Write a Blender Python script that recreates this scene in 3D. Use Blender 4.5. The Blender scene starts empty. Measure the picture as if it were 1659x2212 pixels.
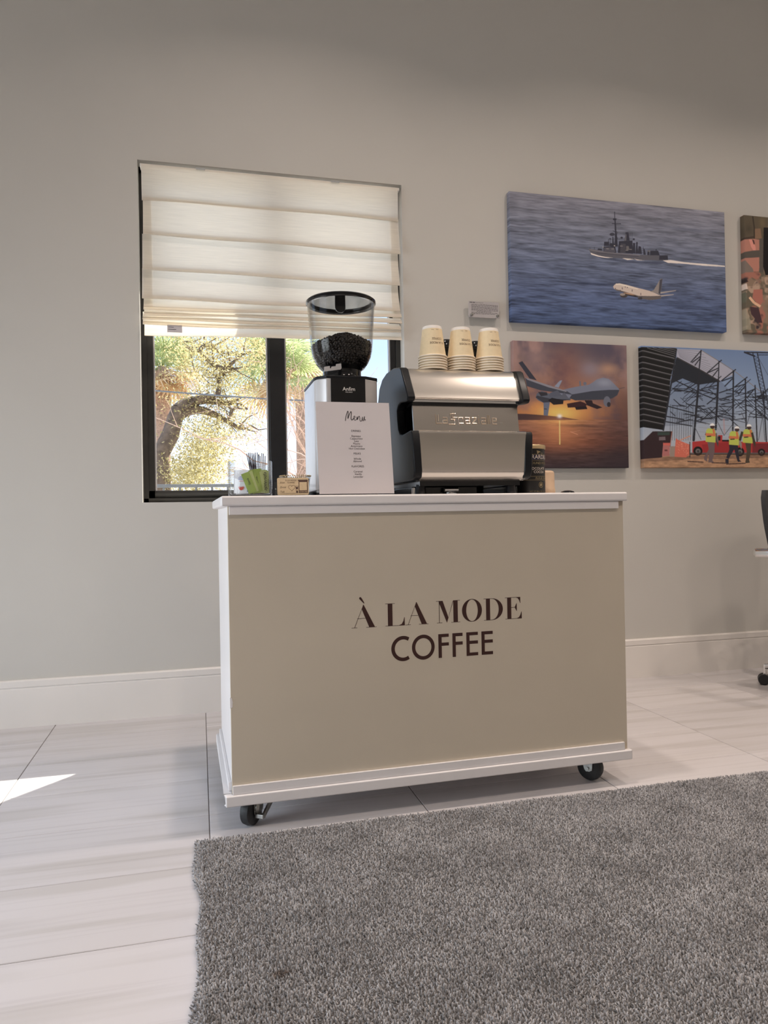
import bpy, bmesh, math, random
import numpy as np
from mathutils import Vector, Matrix
random.seed(7)
rng = np.random.default_rng(7)
sc = bpy.context.scene
col = sc.collection

# ---------------------------------------------------------------- camera
CAM = np.array([0.0, 0.0, 0.852]); YAW, PIT, ROL, FPX = 0.247634737, 0.00432855639, -0.0178171523, 1578.33811
def cam_axes():
    cy, sy = math.cos(YAW), math.sin(YAW)
    f = np.array([sy*math.cos(PIT), cy*math.cos(PIT), math.sin(PIT)])
    r = np.array([cy, -sy, 0.0]); u = np.cross(r, f)
    return r*math.cos(ROL)+u*math.sin(ROL), -r*math.sin(ROL)+u*math.cos(ROL), f
AR, AU, AF = cam_axes()
cd = bpy.data.cameras.new('camera'); cam = bpy.data.objects.new('camera', cd); col.objects.link(cam)
cd.sensor_fit = 'HORIZONTAL'; cd.sensor_width = 36.0; cd.lens = 36.0*FPX/1659.0; cd.clip_start = 0.02
m = Matrix.Identity(4)
for i in range(3):
    m[i][0] = AR[i]; m[i][1] = AU[i]; m[i][2] = -AF[i]; m[i][3] = CAM[i]
cam.matrix_world = m
sc.camera = cam
def on_plane(px, py, y):
    """real X, Z of a photographed point known to lie on the plane Y = y (used to copy flat prints and measure)"""
    d = (px-829.5)*AR - (py-1106.0)*AU + FPX*AF
    t = y/d[1]
    return CAM[0]+t*d[0], CAM[2]+t*d[2]

# ---------------------------------------------------------------- world, sun, daylight, exposure
w = bpy.data.worlds.new('sky'); sc.world = w; w.use_nodes = True
nt = w.node_tree; nt.nodes.clear()
wo = nt.nodes.new('ShaderNodeOutputWorld'); bg = nt.nodes.new('ShaderNodeBackground')
tc = nt.nodes.new('ShaderNodeTexCoord'); sp = nt.nodes.new('ShaderNodeSeparateXYZ'); cr = nt.nodes.new('ShaderNodeValToRGB')
nt.links.new(tc.outputs['Generated'], sp.inputs[0]); nt.links.new(sp.outputs['Z'], cr.inputs[0])
cr.color_ramp.elements[0].position = 0.0; cr.color_ramp.elements[0].color = (1.0, 0.98, 0.95, 1)
e = cr.color_ramp.elements.new(0.09); e.color = (0.72, 0.80, 0.92, 1)
e = cr.color_ramp.elements.new(0.22); e.color = (0.46, 0.60, 0.82, 1)
cr.color_ramp.elements[-1].position = 1.0; cr.color_ramp.elements[-1].color = (0.25, 0.48, 0.95, 1)
nt.links.new(cr.outputs[0], bg.inputs[0]); bg.inputs[1].default_value = 1.7
nt.links.new(bg.outputs[0], wo.inputs[0])

def lamp(name, kind, loc, direction, energy, color, **kw):
    l = bpy.data.lights.new(name, kind); l.energy = energy; l.color = color
    for k, v in kw.items(): setattr(l, k, v)
    o = bpy.data.objects.new(name, l); col.objects.link(o); o.location = loc
    o.rotation_euler = Vector(direction).to_track_quat('-Z', 'Y').to_euler()
    return o
SUN = (-0.669, -0.7286, -1.0)
lamp('sun', 'SUN', (6, 9, 9), SUN, 15.0, (1.0, 0.93, 0.80), angle=math.radians(0.55))
# daylight entering through the tall glazing of the left wall
lamp('daylight_side', 'AREA', (-3.28, 1.25, 0.95), (1, 0.12, -0.30), 30.0, (0.84, 0.93, 1.0), shape='RECTANGLE', size=2.1, size_y=1.5, spread=math.radians(100))
vs = sc.view_settings
vs.view_transform = 'Standard'; vs.look = 'None'; vs.gamma = 1.0; vs.use_curve_mapping = False; vs.exposure = 0.05

# ---------------------------------------------------------------- helpers
def lin(c):
    c = c/255.0 if c > 1.0 else c
    return c/12.92 if c <= 0.04045 else ((c+0.055)/1.055)**2.4
def S(r, g, b): return (lin(float(r)), lin(float(g)), lin(float(b)))
MATS = {}
def mat(name, color=(0.8, 0.8, 0.8), rough=0.5, metal=0.0, var=0.04, scale=30.0, bump=0.0, bscale=200.0, spec=0.5, coat=0.0, stretch=(1, 1, 1), aniso=0.0):
    """procedural principled material: base colour broken up by noise, optional bump"""
    if name in MATS: return MATS[name]
    ma = bpy.data.materials.new(name); ma.use_nodes = True; n = ma.node_tree.nodes; L = ma.node_tree.links
    p = n['Principled BSDF']; p.inputs['Roughness'].default_value = rough; p.inputs['Metallic'].default_value = metal
    p.inputs['Specular IOR Level'].default_value = spec; p.inputs['Coat Weight'].default_value = coat
    t = n.new('ShaderNodeTexCoord'); mp = n.new('ShaderNodeMapping'); mp.inputs['Scale'].default_value = stretch
    L.new(t.outputs['Object'], mp.inputs[0])
    nz = n.new('ShaderNodeTexNoise'); nz.inputs['Scale'].default_value = scale; nz.inputs['Detail'].default_value = 4
    L.new(mp.outputs[0], nz.inputs[0])
    r = n.new('ShaderNodeMapRange'); r.inputs[1].default_value = 0.3; r.inputs[2].default_value = 0.7
    r.inputs[3].default_value = 1-var; r.inputs[4].default_value = 1+var
    L.new(nz.outputs[0], r.inputs[0])
    v = n.new('ShaderNodeVectorMath'); v.operation = 'SCALE'; v.inputs[0].default_value = color[:3]
    L.new(r.outputs[0], v.inputs['Scale']); L.new(v.outputs[0], p.inputs['Base Color'])
    if bump > 0:
        b = n.new('ShaderNodeBump'); b.inputs['Strength'].default_value = bump; b.inputs['Distance'].default_value = 0.002
        n2 = n.new('ShaderNodeTexNoise'); n2.inputs['Scale'].default_value = bscale; n2.inputs['Detail'].default_value = 3
        L.new(mp.outputs[0], n2.inputs[0]); L.new(n2.outputs[0], b.inputs['Height']); L.new(b.outputs[0], p.inputs['Normal'])
    MATS[name] = ma
    return ma
def glass(name, tint=(1, 1, 1), gloss=0.04, rough=0.02, edge=0.6, ior=1.45, haze=0.0):
    """thin clear sheet: see-through, fresnel sheen, slightly darker at grazing edges, optional milky haze"""
    ma = bpy.data.materials.new(name); ma.use_nodes = True; n = ma.node_tree.nodes; L = ma.node_tree.links; n.clear()
    o = n.new('ShaderNodeOutputMaterial'); tr = n.new('ShaderNodeBsdfTransparent'); gl = n.new('ShaderNodeBsdfGlossy'); mx = n.new('ShaderNodeMixShader')
    gl.inputs['Roughness'].default_value = rough
    lw = n.new('ShaderNodeLayerWeight'); lw.inputs[0].default_value = 0.35
    mc = n.new('ShaderNodeMix'); mc.data_type = 'RGBA'
    mc.inputs[6].default_value = (*tint, 1); mc.inputs[7].default_value = (tint[0]*edge, tint[1]*edge, tint[2]*edge, 1)
    l2 = n.new('ShaderNodeLayerWeight'); l2.inputs[0].default_value = 0.5
    pw = n.new('ShaderNodeMath'); pw.operation = 'POWER'; pw.inputs[1].default_value = 4.0; L.new(l2.outputs['Facing'], pw.inputs[0])
    fr = n.new('ShaderNodeMapRange'); fr.inputs[3].default_value = gloss; fr.inputs[4].default_value = 0.75; L.new(pw.outputs[0], fr.inputs[0])
    L.new(lw.outputs['Facing'], mc.inputs[0]); L.new(mc.outputs[2], tr.inputs[0])
    L.new(fr.outputs[0], mx.inputs[0]); L.new(tr.outputs[0], mx.inputs[1]); L.new(gl.outputs[0], mx.inputs[2])
    last = mx
    if haze > 0:
        df = n.new('ShaderNodeBsdfDiffuse'); m2 = n.new('ShaderNodeMixShader'); m2.inputs[0].default_value = haze
        tr2 = n.new('ShaderNodeBsdfTranslucent'); ad = n.new('ShaderNodeMixShader'); L.new(df.outputs[0], ad.inputs[1]); L.new(tr2.outputs[0], ad.inputs[2])
        L.new(mx.outputs[0], m2.inputs[1]); L.new(ad.outputs[0], m2.inputs[2]); last = m2
    L.new(last.outputs[0], o.inputs[0]); MATS[name] = ma
    return ma

class MB:
    def __init__(s): s.v = []; s.f = []
    def add(s, vs, fs):
        b = len(s.v); s.v += [tuple(map(float, p)) for p in vs]; s.f += [tuple(i+b for i in q) for q in fs]; return s
    def box(s, x0, x1, y0, y1, z0, z1):
        return s.add([(x0,y0,z0),(x1,y0,z0),(x1,y1,z0),(x0,y1,z0),(x0,y0,z1),(x1,y0,z1),(x1,y1,z1),(x0,y1,z1)],
                     [(3,2,1,0),(4,5,6,7),(0,1,5,4),(1,2,6,5),(2,3,7,6),(3,0,4,7)])
    def lathe(s, prof, c=(0, 0, 0), n=32, close=False):
        vs = []; fs = []
        for r, z in prof:
            for k in range(n):
                a = 2*math.pi*k/n; vs.append((c[0]+r*math.cos(a), c[1]+r*math.sin(a), c[2]+z))
        m = len(prof)
        for j in range(m-1 if not close else m):
            for k in range(n):
                a = j*n+k; b = j*n+(k+1) % n; cc = ((j+1) % m)*n+(k+1) % n; d = ((j+1) % m)*n+k
                fs.append((a, b, cc, d))
        if not close:
            if prof[0][0] > 1e-6: fs.append(tuple(reversed(range(n))))
            if prof[-1][0] > 1e-6: fs.append(tuple((m-1)*n+k for k in range(n)))
        return s.add(vs, fs)
    def shell(s, prof, c=(0, 0, 0), n=32):
        """open lathe without caps"""
        vs = []; fs = []; m = len(prof)
        for r, z in prof:
            for k in range(n):
                a = 2*math.pi*k/n; vs.append((c[0]+r*math.cos(a), c[1]+r*math.sin(a), c[2]+z))
        for j in range(m-1):
            for k in range(n): fs.append((j*n+k, j*n+(k+1) % n, (j+1)*n+(k+1) % n, (j+1)*n+k))
        return s.add(vs, fs)
    def tube(s, pts, r, n=8, caps=True):
        pts = [Vector(p) for p in pts]; rs = r if isinstance(r, (list, tuple)) else [r]*len(pts)
        vs = []; fs = []; up = None
        for i, p in enumerate(pts):
            d = (pts[min(i+1, len(pts)-1)]-pts[max(i-1, 0)]).normalized()
            if up is None:
                up = Vector((0, 0, 1)) if abs(d.z) < 0.9 else Vector((1, 0, 0))
            a = d.cross(up)
            if a.length < 1e-6: a = d.cross(Vector((0, 1, 0)))
            a.normalize(); b = d.cross(a).normalized(); up = -b if False else a.cross(d)
            for k in range(n):
                t = 2*math.pi*k/n; q = p+(a*math.cos(t)+b*math.sin(t))*rs[i]; vs.append(q)
        for j in range(len(pts)-1):
            for k in range(n): fs.append((j*n+k, j*n+(k+1) % n, (j+1)*n+(k+1) % n, (j+1)*n+k))
        if caps: fs.append(tuple(reversed(range(n)))); fs.append(tuple((len(pts)-1)*n+k for k in range(n)))
        return s.add(vs, fs)
    def prism(s, poly, a, b, plane='yz', shear=None):
        """extrude a 2-D outline; plane 'yz' -> along x, 'xz' -> along y, 'xy' -> along z"""
        n = len(poly)
        def P(p, t):
            if plane == 'yz': return (t, p[0], p[1])
            if plane == 'xz': return (p[0], t, p[1])
            return (p[0], p[1], t)
        return s.add([P(p, a) for p in poly]+[P(p, b) for p in poly],
                     [tuple(reversed(range(n))), tuple(range(n, 2*n))]+[(k, (k+1) % n, n+(k+1) % n, n+k) for k in range(n)])
    def sphere(s, c, r, nu=10, nv=6, sc3=(1, 1, 1), rot=None):
        vs = []; fs = []
        M = rot or Matrix.Identity(3)
        for j in range(nv+1):
            ph = math.pi*j/nv
            for k in range(nu):
                t = 2*math.pi*k/nu
                q = M @ Vector((math.sin(ph)*math.cos(t)*r*sc3[0], math.sin(ph)*math.sin(t)*r*sc3[1], math.cos(ph)*r*sc3[2]))
                vs.append((c[0]+q.x, c[1]+q.y, c[2]+q.z))
        for j in range(nv):
            for k in range(nu): fs.append((j*nu+k, (j+1)*nu+k, (j+1)*nu+(k+1) % nu, j*nu+(k+1) % nu))
        return s.add(vs, fs)
    def xf(s, M):
        s.v = [tuple(M @ Vector(p)) for p in s.v]; return s
    def mesh(s, name):
        me = bpy.data.meshes.new(name); me.from_pydata(s.v, [], s.f); me.update()
        bm = bmesh.new(); bm.from_mesh(me); bmesh.ops.remove_doubles(bm, verts=bm.verts, dist=1e-6)
        bmesh.ops.recalc_face_normals(bm, faces=bm.faces); bm.to_mesh(me); bm.free()
        return me
    def build(s, name, material, parent=None, smooth=None, bevel=0.0, seg=2):
        me = s.mesh(name); o = bpy.data.objects.new(name, me); col.objects.link(o)
        if material: me.materials.append(MATS[material] if isinstance(material, str) else material)
        if parent: o.parent = parent
        if smooth is not None:
            me.polygons.foreach_set('use_smooth', [True]*len(me.polygons)); me.update()
            try: me.set_sharp_from_angle(angle=math.radians(smooth))
            except Exception: pass
        if bevel > 0:
            b = o.modifiers.new('bevel', 'BEVEL'); b.width = bevel; b.segments = seg; b.limit_method = 'ANGLE'; b.angle_limit = math.radians(40)
            if smooth is None:
                me.polygons.foreach_set('use_smooth', [True]*len(me.polygons)); b.harden_normals = True
        return o
def tag(o, label=None, cat=None, group=None, kind=None):
    if label: o['label'] = label
    if cat: o['category'] = cat
    if group: o['group'] = group
    if kind: o['kind'] = kind
    return o
def thing(name, label, cat, loc=(0, 0, 0), rz=0.0, group=None):
    o = bpy.data.objects.new(name, None); col.objects.link(o); o.empty_display_size = 0.05
    o.location = loc; o.rotation_euler = (0, 0, rz)
    return tag(o, label, cat, group)
def copy_tree(o, parent=None):
    c = o.copy(); col.objects.link(c); c.parent = parent
    for ch in list(o.children): copy_tree(ch, c)
    return c
def text(s, size, align='CENTER', bold=0.0, shear=0.0, xs=1.0):
    """flat lettering as triangles in the XZ plane: list of verts (x, z) and faces"""
    cu = bpy.data.curves.new('t', 'FONT'); cu.body = s; cu.size = size; cu.align_x = align; cu.resolution_u = 3; cu.offset = 0.0; cu.shear = shear
    ob = bpy.data.objects.new('t', cu); col.objects.link(ob)
    dg = bpy.context.evaluated_depsgraph_get(); me = bpy.data.meshes.new_from_object(ob.evaluated_get(dg))
    vs = [(v.co.x*xs, v.co.y) for v in me.vertices]; fs = [tuple(p.vertices) for p in me.polygons]
    bpy.data.objects.remove(ob); bpy.data.curves.remove(cu); bpy.data.meshes.remove(me)
    return vs, fs
def stroke(pts, w):
    """flat poly-line of width w: (verts2d, faces)"""
    vs = []; fs = []
    for (x0, y0), (x1, y1) in zip(pts[:-1], pts[1:]):
        dx, dy = x1-x0, y1-y0; l = math.hypot(dx, dy) or 1; nx, ny = -dy/l*w/2, dx/l*w/2; ex, ey = dx/l*w*0.3, dy/l*w*0.3
        b = len(vs); vs += [(x0+nx-ex, y0+ny-ey), (x0-nx-ex, y0-ny-ey), (x1-nx+ex, y1-ny+ey), (x1+nx+ex, y1+ny+ey)]; fs.append((b, b+1, b+2, b+3))
    return vs, fs
def flat(mb, vf, fn):
    """place 2-D lettering with fn(u, v) -> xyz"""
    return mb.add([fn(u, v) for u, v in vf[0]], vf[1])

# ---------------------------------------------------------------- materials
mat('wall_paint', (0.58, 0.56, 0.52), 0.62, var=0.012, scale=3, bump=0.05, bscale=350, spec=0.3)
mat('ceiling_paint', (0.78, 0.77, 0.75), 0.8, var=0.01)
mat('trim_paint', (0.80, 0.76, 0.715), 0.38, var=0.015, scale=5)
mat('grout', (0.17, 0.15, 0.14), 0.85, var=0.08, scale=60)
mat('cart_white', (0.80, 0.765, 0.76), 0.33, var=0.015, scale=8, bump=0.03, bscale=120)
mat('cart_tan', (0.60, 0.525, 0.42), 0.42, var=0.018, scale=5, bump=0.06, bscale=260)
mat('brown_vinyl', (0.042, 0.012, 0.009), 0.45, var=0.05)
mat('black_alu', (0.011, 0.011, 0.012), 0.38, var=0.1)
mat('bronze_alu', (0.035, 0.033, 0.030), 0.40, var=0.1)
mat('black_plastic', (0.012, 0.012, 0.014), 0.33, var=0.15, scale=80, bump=0.05, bscale=900)
mat('satin_black', (0.009, 0.010, 0.012), 0.36, spec=0.22, var=0.08, scale=80, bump=0.04, bscale=1200)
mat('gloss_black', (0.006, 0.006, 0.007), 0.12, var=0.1)
mat('steel', (0.64, 0.60, 0.55), 0.24, metal=1.0, var=0.02, scale=12, bump=0.012, bscale=60, stretch=(0.05, 1, 6))
mat('chrome', (0.80, 0.80, 0.80), 0.07, metal=1.0, var=0.01)
mat('zinc', (0.36, 0.36, 0.34), 0.36, metal=1.0, var=0.2, scale=120)
mat('silver_paint', (0.60, 0.58, 0.575), 0.33, metal=0.25, var=0.02, coat=0.3)
mat('rubber', (0.016, 0.017, 0.018), 0.6, var=0.35, scale=90, bump=0.2, bscale=300)
mat('paper', (0.60, 0.555, 0.56), 0.75, var=0.012, scale=12)
mat('ink', (0.02, 0.018, 0.022), 0.7, var=0.05)
mat('cup_paper', (0.84, 0.69, 0.45), 0.6, var=0.03, scale=90)
mat('cup_white', (0.88, 0.83, 0.78), 0.55, var=0.02)
mat('cup_rim', (0.86, 0.76, 0.62), 0.5, var=0.02)
mat('cup_ink', (0.11, 0.06, 0.035), 0.6, var=0.05)
mat('kraft', (0.62, 0.47, 0.29), 0.8, var=0.05, scale=250)
mat('kraft_brown', (0.10, 0.055, 0.04), 0.8, var=0.05, scale=250)
mat('packet_white', (0.82, 0.84, 0.90), 0.6, var=0.03, scale=60)
mat('packet_green', (0.33, 0.46, 0.10), 0.6, var=0.08, scale=60)
mat('packet_pale', (0.50, 0.60, 0.26), 0.6, var=0.06, scale=60)
mat('red_print', (0.6, 0.08, 0.05), 0.6); mat('blue_print', (0.06, 0.10, 0.45), 0.6)
mat('straw_black', (0.02, 0.02, 0.05), 0.4); mat('stirrer_brown', (0.10, 0.055, 0.05), 0.6, var=0.15, scale=200)
mat('gold', (0.62, 0.47, 0.27), 0.35, metal=0.7, var=0.05)
mat('tin_label', (0.008, 0.007, 0.007), 0.32, var=0.1); mat('tin_navy', (0.008, 0.010, 0.035), 0.35)
mat('tin_print', (0.75, 0.66, 0.58), 0.5); mat('tin_gold_print', (0.30, 0.23, 0.12), 0.45)
mat('peach_plastic', (0.66, 0.47, 0.32), 0.5, var=0.03)
mat('bean', (0.012, 0.007, 0.005), 0.48, var=0.4, scale=300)
mat('chair_mesh', (0.045, 0.048, 0.052), 0.75, var=0.25, scale=400, bump=0.3, bscale=700)
mat('grey_stone', (0.45, 0.43, 0.40), 0.8, var=0.1)
mat('bark', (0.16, 0.11, 0.075), 0.9, var=0.4, scale=14, bump=0.6, bscale=40)
mat('twig', (0.62, 0.42, 0.32), 0.8, var=0.2, scale=30)
mat('palm_trunk', (0.40, 0.25, 0.17), 0.9, var=0.4, scale=25, bump=0.6, bscale=60)
mat('palm_dead', (0.55, 0.37, 0.20), 0.8, var=0.25, scale=20)
mat('lawn', (0.20, 0.24, 0.09), 0.95, var=0.3, scale=4); mat('rail_paint', (0.16, 0.17, 0.18), 0.5, var=0.1)
mat('stucco', (0.75, 0.72, 0.66), 0.9, var=0.04, scale=10)
mat('emblem', (0.95, 0.80, 0.66), 0.10, metal=1.0, var=0.02)
mat('paving', (0.46, 0.44, 0.40), 0.9, var=0.12, scale=3)
glass('window_glass', (0.97, 0.985, 1.0), gloss=0.02, rough=0.01, edge=0.95)
glass('hopper_glass', (0.985, 0.985, 0.98), gloss=0.012, rough=0.015, edge=0.78)
glass('jar_glass', (0.985, 0.99, 0.99), gloss=0.03, rough=0.02, edge=0.80)
glass('acrylic', (0.985, 0.99, 0.99), gloss=0.02, rough=0.02, edge=0.9)

def leaf_mat(name, c1, c2, trans=0.5):
    ma = bpy.data.materials.new(name); ma.use_nodes = True; n = ma.node_tree.nodes; L = ma.node_tree.links; n.clear()
    o = n.new('ShaderNodeOutputMaterial'); g = n.new('ShaderNodeNewGeometry'); r = n.new('ShaderNodeValToRGB')
    r.color_ramp.elements[0].color = (*c1, 1); r.color_ramp.elements[1].color = (*c2, 1)
    L.new(g.outputs['Random Per Island'], r.inputs[0])
    d = n.new('ShaderNodeBsdfDiffuse'); t = n.new('ShaderNodeBsdfTranslucent'); mx = n.new('ShaderNodeMixShader'); mx.inputs[0].default_value = trans
    L.new(r.outputs[0], d.inputs[0]); L.new(r.outputs[0], t.inputs[0]); L.new(d.outputs[0], mx.inputs[1]); L.new(t.outputs[0], mx.inputs[2]); L.new(mx.outputs[0], o.inputs[0])
    MATS[name] = ma
leaf_mat('oak_leaf', (0.30, 0.24, 0.09), (0.72, 0.62, 0.32))
leaf_mat('palm_leaf', (0.22, 0.26, 0.10), (0.55, 0.60, 0.30))
leaf_mat('palm_old', (0.60, 0.32, 0.08), (0.75, 0.58, 0.38))

def tile_material():
    ma = bpy.data.materials.new('marble_tile'); ma.use_nodes = True; n = ma.node_tree.nodes; L = ma.node_tree.links
    p = n['Principled BSDF']; p.inputs['Roughness'].default_value = 0.30; p.inputs['Specular IOR Level'].default_value = 0.45
    t = n.new('ShaderNodeTexCoord'); oi = n.new('ShaderNodeObjectInfo')
    sc_ = n.new('ShaderNodeVectorMath'); sc_.operation = 'SCALE'; sc_.inputs[0].default_value = (13.7, 41.3, 7.1); L.new(oi.outputs['Random'], sc_.inputs['Scale'])
    ad = n.new('ShaderNodeVectorMath'); ad.operation = 'ADD'; L.new(t.outputs['Object'], ad.inputs[0]); L.new(sc_.outputs[0], ad.inputs[1])
    def bands(sx, sy, lo, hi, detail):
        mp = n.new('ShaderNodeMapping'); mp.inputs['Scale'].default_value = (sx, sy, 1); L.new(ad.outputs[0], mp.inputs[0])
        nz = n.new('ShaderNodeTexNoise'); nz.inputs['Scale'].default_value = 1; nz.inputs['Detail'].default_value = detail; L.new(mp.outputs[0], nz.inputs[0])
        r = n.new('ShaderNodeMapRange'); r.inputs[1].default_value = lo; r.inputs[2].default_value = hi; L.new(nz.outputs[0], r.inputs[0])
        return r
    a = bands(1.1, 16, 0.50, 0.66, 2); b = bands(1.6, 70, 0.52, 0.75, 4)
    m1 = n.new('ShaderNodeMix'); m1.data_type = 'RGBA'; m1.inputs[6].default_value = (0.665, 0.635, 0.64, 1); m1.inputs[7].default_value = (0.58, 0.55, 0.54, 1); L.new(a.outputs[0], m1.inputs[0])
    m2 = n.new('ShaderNodeMix'); m2.data_type = 'RGBA'; m2.blend_type = 'MULTIPLY'; m2.inputs[7].default_value = (0.88, 0.87, 0.87, 1); L.new(b.outputs[0], m2.inputs[0]); L.new(m1.outputs[2], m2.inputs[6])
    hv = n.new('ShaderNodeMapRange'); hv.inputs[3].default_value = 0.93; hv.inputs[4].default_value = 1.05; L.new(oi.outputs['Random'], hv.inputs[0])
    v = n.new('ShaderNodeVectorMath'); v.operation = 'SCALE'; L.new(m2.outputs[2], v.inputs[0]); L.new(hv.outputs[0], v.inputs['Scale']); L.new(v.outputs[0], p.inputs['Base Color'])
    MATS['marble_tile'] = ma
tile_material()

def shade_material():
    ma = bpy.data.materials.new('shade_fabric'); ma.use_nodes = True; n = ma.node_tree.nodes; L = ma.node_tree.links; n.clear()
    o = n.new('ShaderNodeOutputMaterial'); t = n.new('ShaderNodeTexCoord'); mp = n.new('ShaderNodeMapping'); mp.inputs['Scale'].default_value = (8, 1, 260)
    L.new(t.outputs['Object'], mp.inputs[0]); nz = n.new('ShaderNodeTexNoise'); nz.inputs['Scale'].default_value = 1; nz.inputs['Detail'].default_value = 3; L.new(mp.outputs[0], nz.inputs[0])
    r = n.new('ShaderNodeMapRange'); r.inputs[1].default_value = 0.3; r.inputs[2].default_value = 0.7; r.inputs[3].default_value = 0.94; r.inputs[4].default_value = 1.04; L.new(nz.outputs[0], r.inputs[0])
    v = n.new('ShaderNodeVectorMath'); v.operation = 'SCALE'; v.inputs[0].default_value = (0.84, 0.79, 0.74); L.new(r.outputs[0], v.inputs['Scale'])
    d = n.new('ShaderNodeBsdfDiffuse'); tr = n.new('ShaderNodeBsdfTranslucent'); L.new(v.outputs[0], d.inputs[0])
    v2 = n.new('ShaderNodeVectorMath'); v2.operation = 'SCALE'; v2.inputs[0].default_value = (0.90, 0.84, 0.72); L.new(r.outputs[0], v2.inputs['Scale']); L.new(v2.outputs[0], tr.inputs[0])
    mx = n.new('ShaderNodeMixShader'); mx.inputs[0].default_value = 0.55; L.new(d.outputs[0], mx.inputs[1]); L.new(tr.outputs[0], mx.inputs[2]); L.new(mx.outputs[0], o.inputs[0])
    MATS['shade_fabric'] = ma
shade_material()

def rug_material():
    ma = bpy.data.materials.new('rug_pile'); ma.use_nodes = True; n = ma.node_tree.nodes; L = ma.node_tree.links
    p = n['Principled BSDF']; p.inputs['Roughness'].default_value = 0.95; p.inputs['Specular IOR Level'].default_value = 0.1
    p.inputs['Sheen Weight'].default_value = 0.15
    t = n.new('ShaderNodeTexCoord'); g = n.new('ShaderNodeNewGeometry')
    r = n.new('ShaderNodeValToRGB'); r.color_ramp.elements[0].color = (0.14, 0.138, 0.14, 1); r.color_ramp.elements[1].color = (0.46, 0.452, 0.46, 1)
    L.new(g.outputs['Random Per Island'], r.inputs[0])
    nz = n.new('ShaderNodeTexNoise'); nz.inputs['Scale'].default_value = 7; nz.inputs['Detail'].default_value = 5; L.new(t.outputs['Object'], nz.inputs[0])
    mr = n.new('ShaderNodeMapRange'); mr.inputs[1].default_value = 0.3; mr.inputs[2].default_value = 0.7; mr.inputs[3].default_value = 0.78; mr.inputs[4].default_value = 1.18; L.new(nz.outputs[0], mr.inputs[0])
    v = n.new('ShaderNodeVectorMath'); v.operation = 'SCALE'; L.new(r.outputs[0], v.inputs[0]); L.new(mr.outputs[0], v.inputs['Scale'])
    # coffee stain
    d = n.new('ShaderNodeVectorMath'); d.operation = 'SUBTRACT'; d.inputs[1].default_value = (0.133, 1.357, 0.0); L.new(t.outputs['Object'], d.inputs[0])
    ms = n.new('ShaderNodeVectorMath'); ms.operation = 'MULTIPLY'; ms.inputs[1].default_value = (38, 90, 0); L.new(d.outputs[0], ms.inputs[0])
    n3 = n.new('ShaderNodeTexNoise'); n3.inputs['Scale'].default_value = 60; L.new(t.outputs['Object'], n3.inputs[0])
    ln = n.new('ShaderNodeVectorMath'); ln.operation = 'LENGTH'; L.new(ms.outputs[0], ln.inputs[0])
    s2 = n.new('ShaderNodeMath'); s2.operation = 'ADD'; L.new(ln.outputs['Value'], s2.inputs[0]); L.new(n3.outputs[0], s2.inputs[1])
    st = n.new('ShaderNodeMapRange'); st.inputs[1].default_value = 1.55; st.inputs[2].default_value = 0.9; L.new(s2.outputs[0], st.inputs[0])
    mx = n.new('ShaderNodeMix'); mx.data_type = 'RGBA'; mx.blend_type = 'MULTIPLY'; mx.inputs[7].default_value = (0.50, 0.40, 0.34, 1); L.new(st.outputs[0], mx.inputs[0]); L.new(v.outputs[0], mx.inputs[6])
    L.new(mx.outputs[2], p.inputs['Base Color']); MATS['rug_pile'] = ma
rug_material()
mat('rug_backing', (0.10, 0.095, 0.093), 0.95, var=0.1, scale=80)

# ---------------------------------------------------------------- room shell
WY = 3.318; X0, X1, Y0, ZC = -3.2, 4.8, -2.6, 3.7
WX0, WX1, WZ0, WZ1 = -0.236, 0.952, 0.925, 2.412
fl = MB().box(X0, X1, Y0, WY, -0.14, -0.0016).build('floor', 'grout'); tag(fl, kind='structure')
TX, TY, GX, GY = 0.6095, 0.3058, 0.0136, 2.164
tile_me = None; g = 0.0013
nx0 = math.floor((X0-GX)/TX); nx1 = math.ceil((X1-GX)/TX); ny0 = math.floor((Y0-GY)/TY); ny1 = math.ceil((WY-GY)/TY)
cut = {}
for i in range(nx0, nx1):
    for j in range(ny0, ny1):
        a0, a1 = max(GX+i*TX, X0)+g, min(GX+(i+1)*TX, X1)-g; b0, b1 = max(GY+j*TY, Y0)+g, min(GY+(j+1)*TY, WY)-g
        if a1-a0 < 0.02 or b1-b0 < 0.02: continue
        key = (round(a1-a0, 3), round(b1-b0, 3))
        if key not in cut:
            hx, hy = (a1-a0)/2, (b1-b0)/2; c = 0.0012
            mb = MB().add([(-hx,-hy,-0.004),(hx,-hy,-0.004),(hx,hy,-0.004),(-hx,hy,-0.004),(-hx,-hy,-c),(hx,-hy,-c),(hx,hy,-c),(-hx,hy,-c),(-hx+c,-hy+c,0),(hx-c,-hy+c,0),(hx-c,hy-c,0),(-hx+c,hy-c,0)],
                 [(8,9,10,11)]+[(k, (k+1) % 4, 4+(k+1) % 4, 4+k) for k in range(4)]+[(4+k, 4+(k+1) % 4, 8+(k+1) % 4, 8+k) for k in range(4)])
            me = mb.mesh('floor_tile'); me.materials.append(MATS['marble_tile']); cut[key] = me
        o = bpy.data.objects.new('floor_tile', cut[key]); col.objects.link(o); o.parent = fl; o.location = ((a0+a1)/2, (b0+b1)/2, 0)
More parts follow.
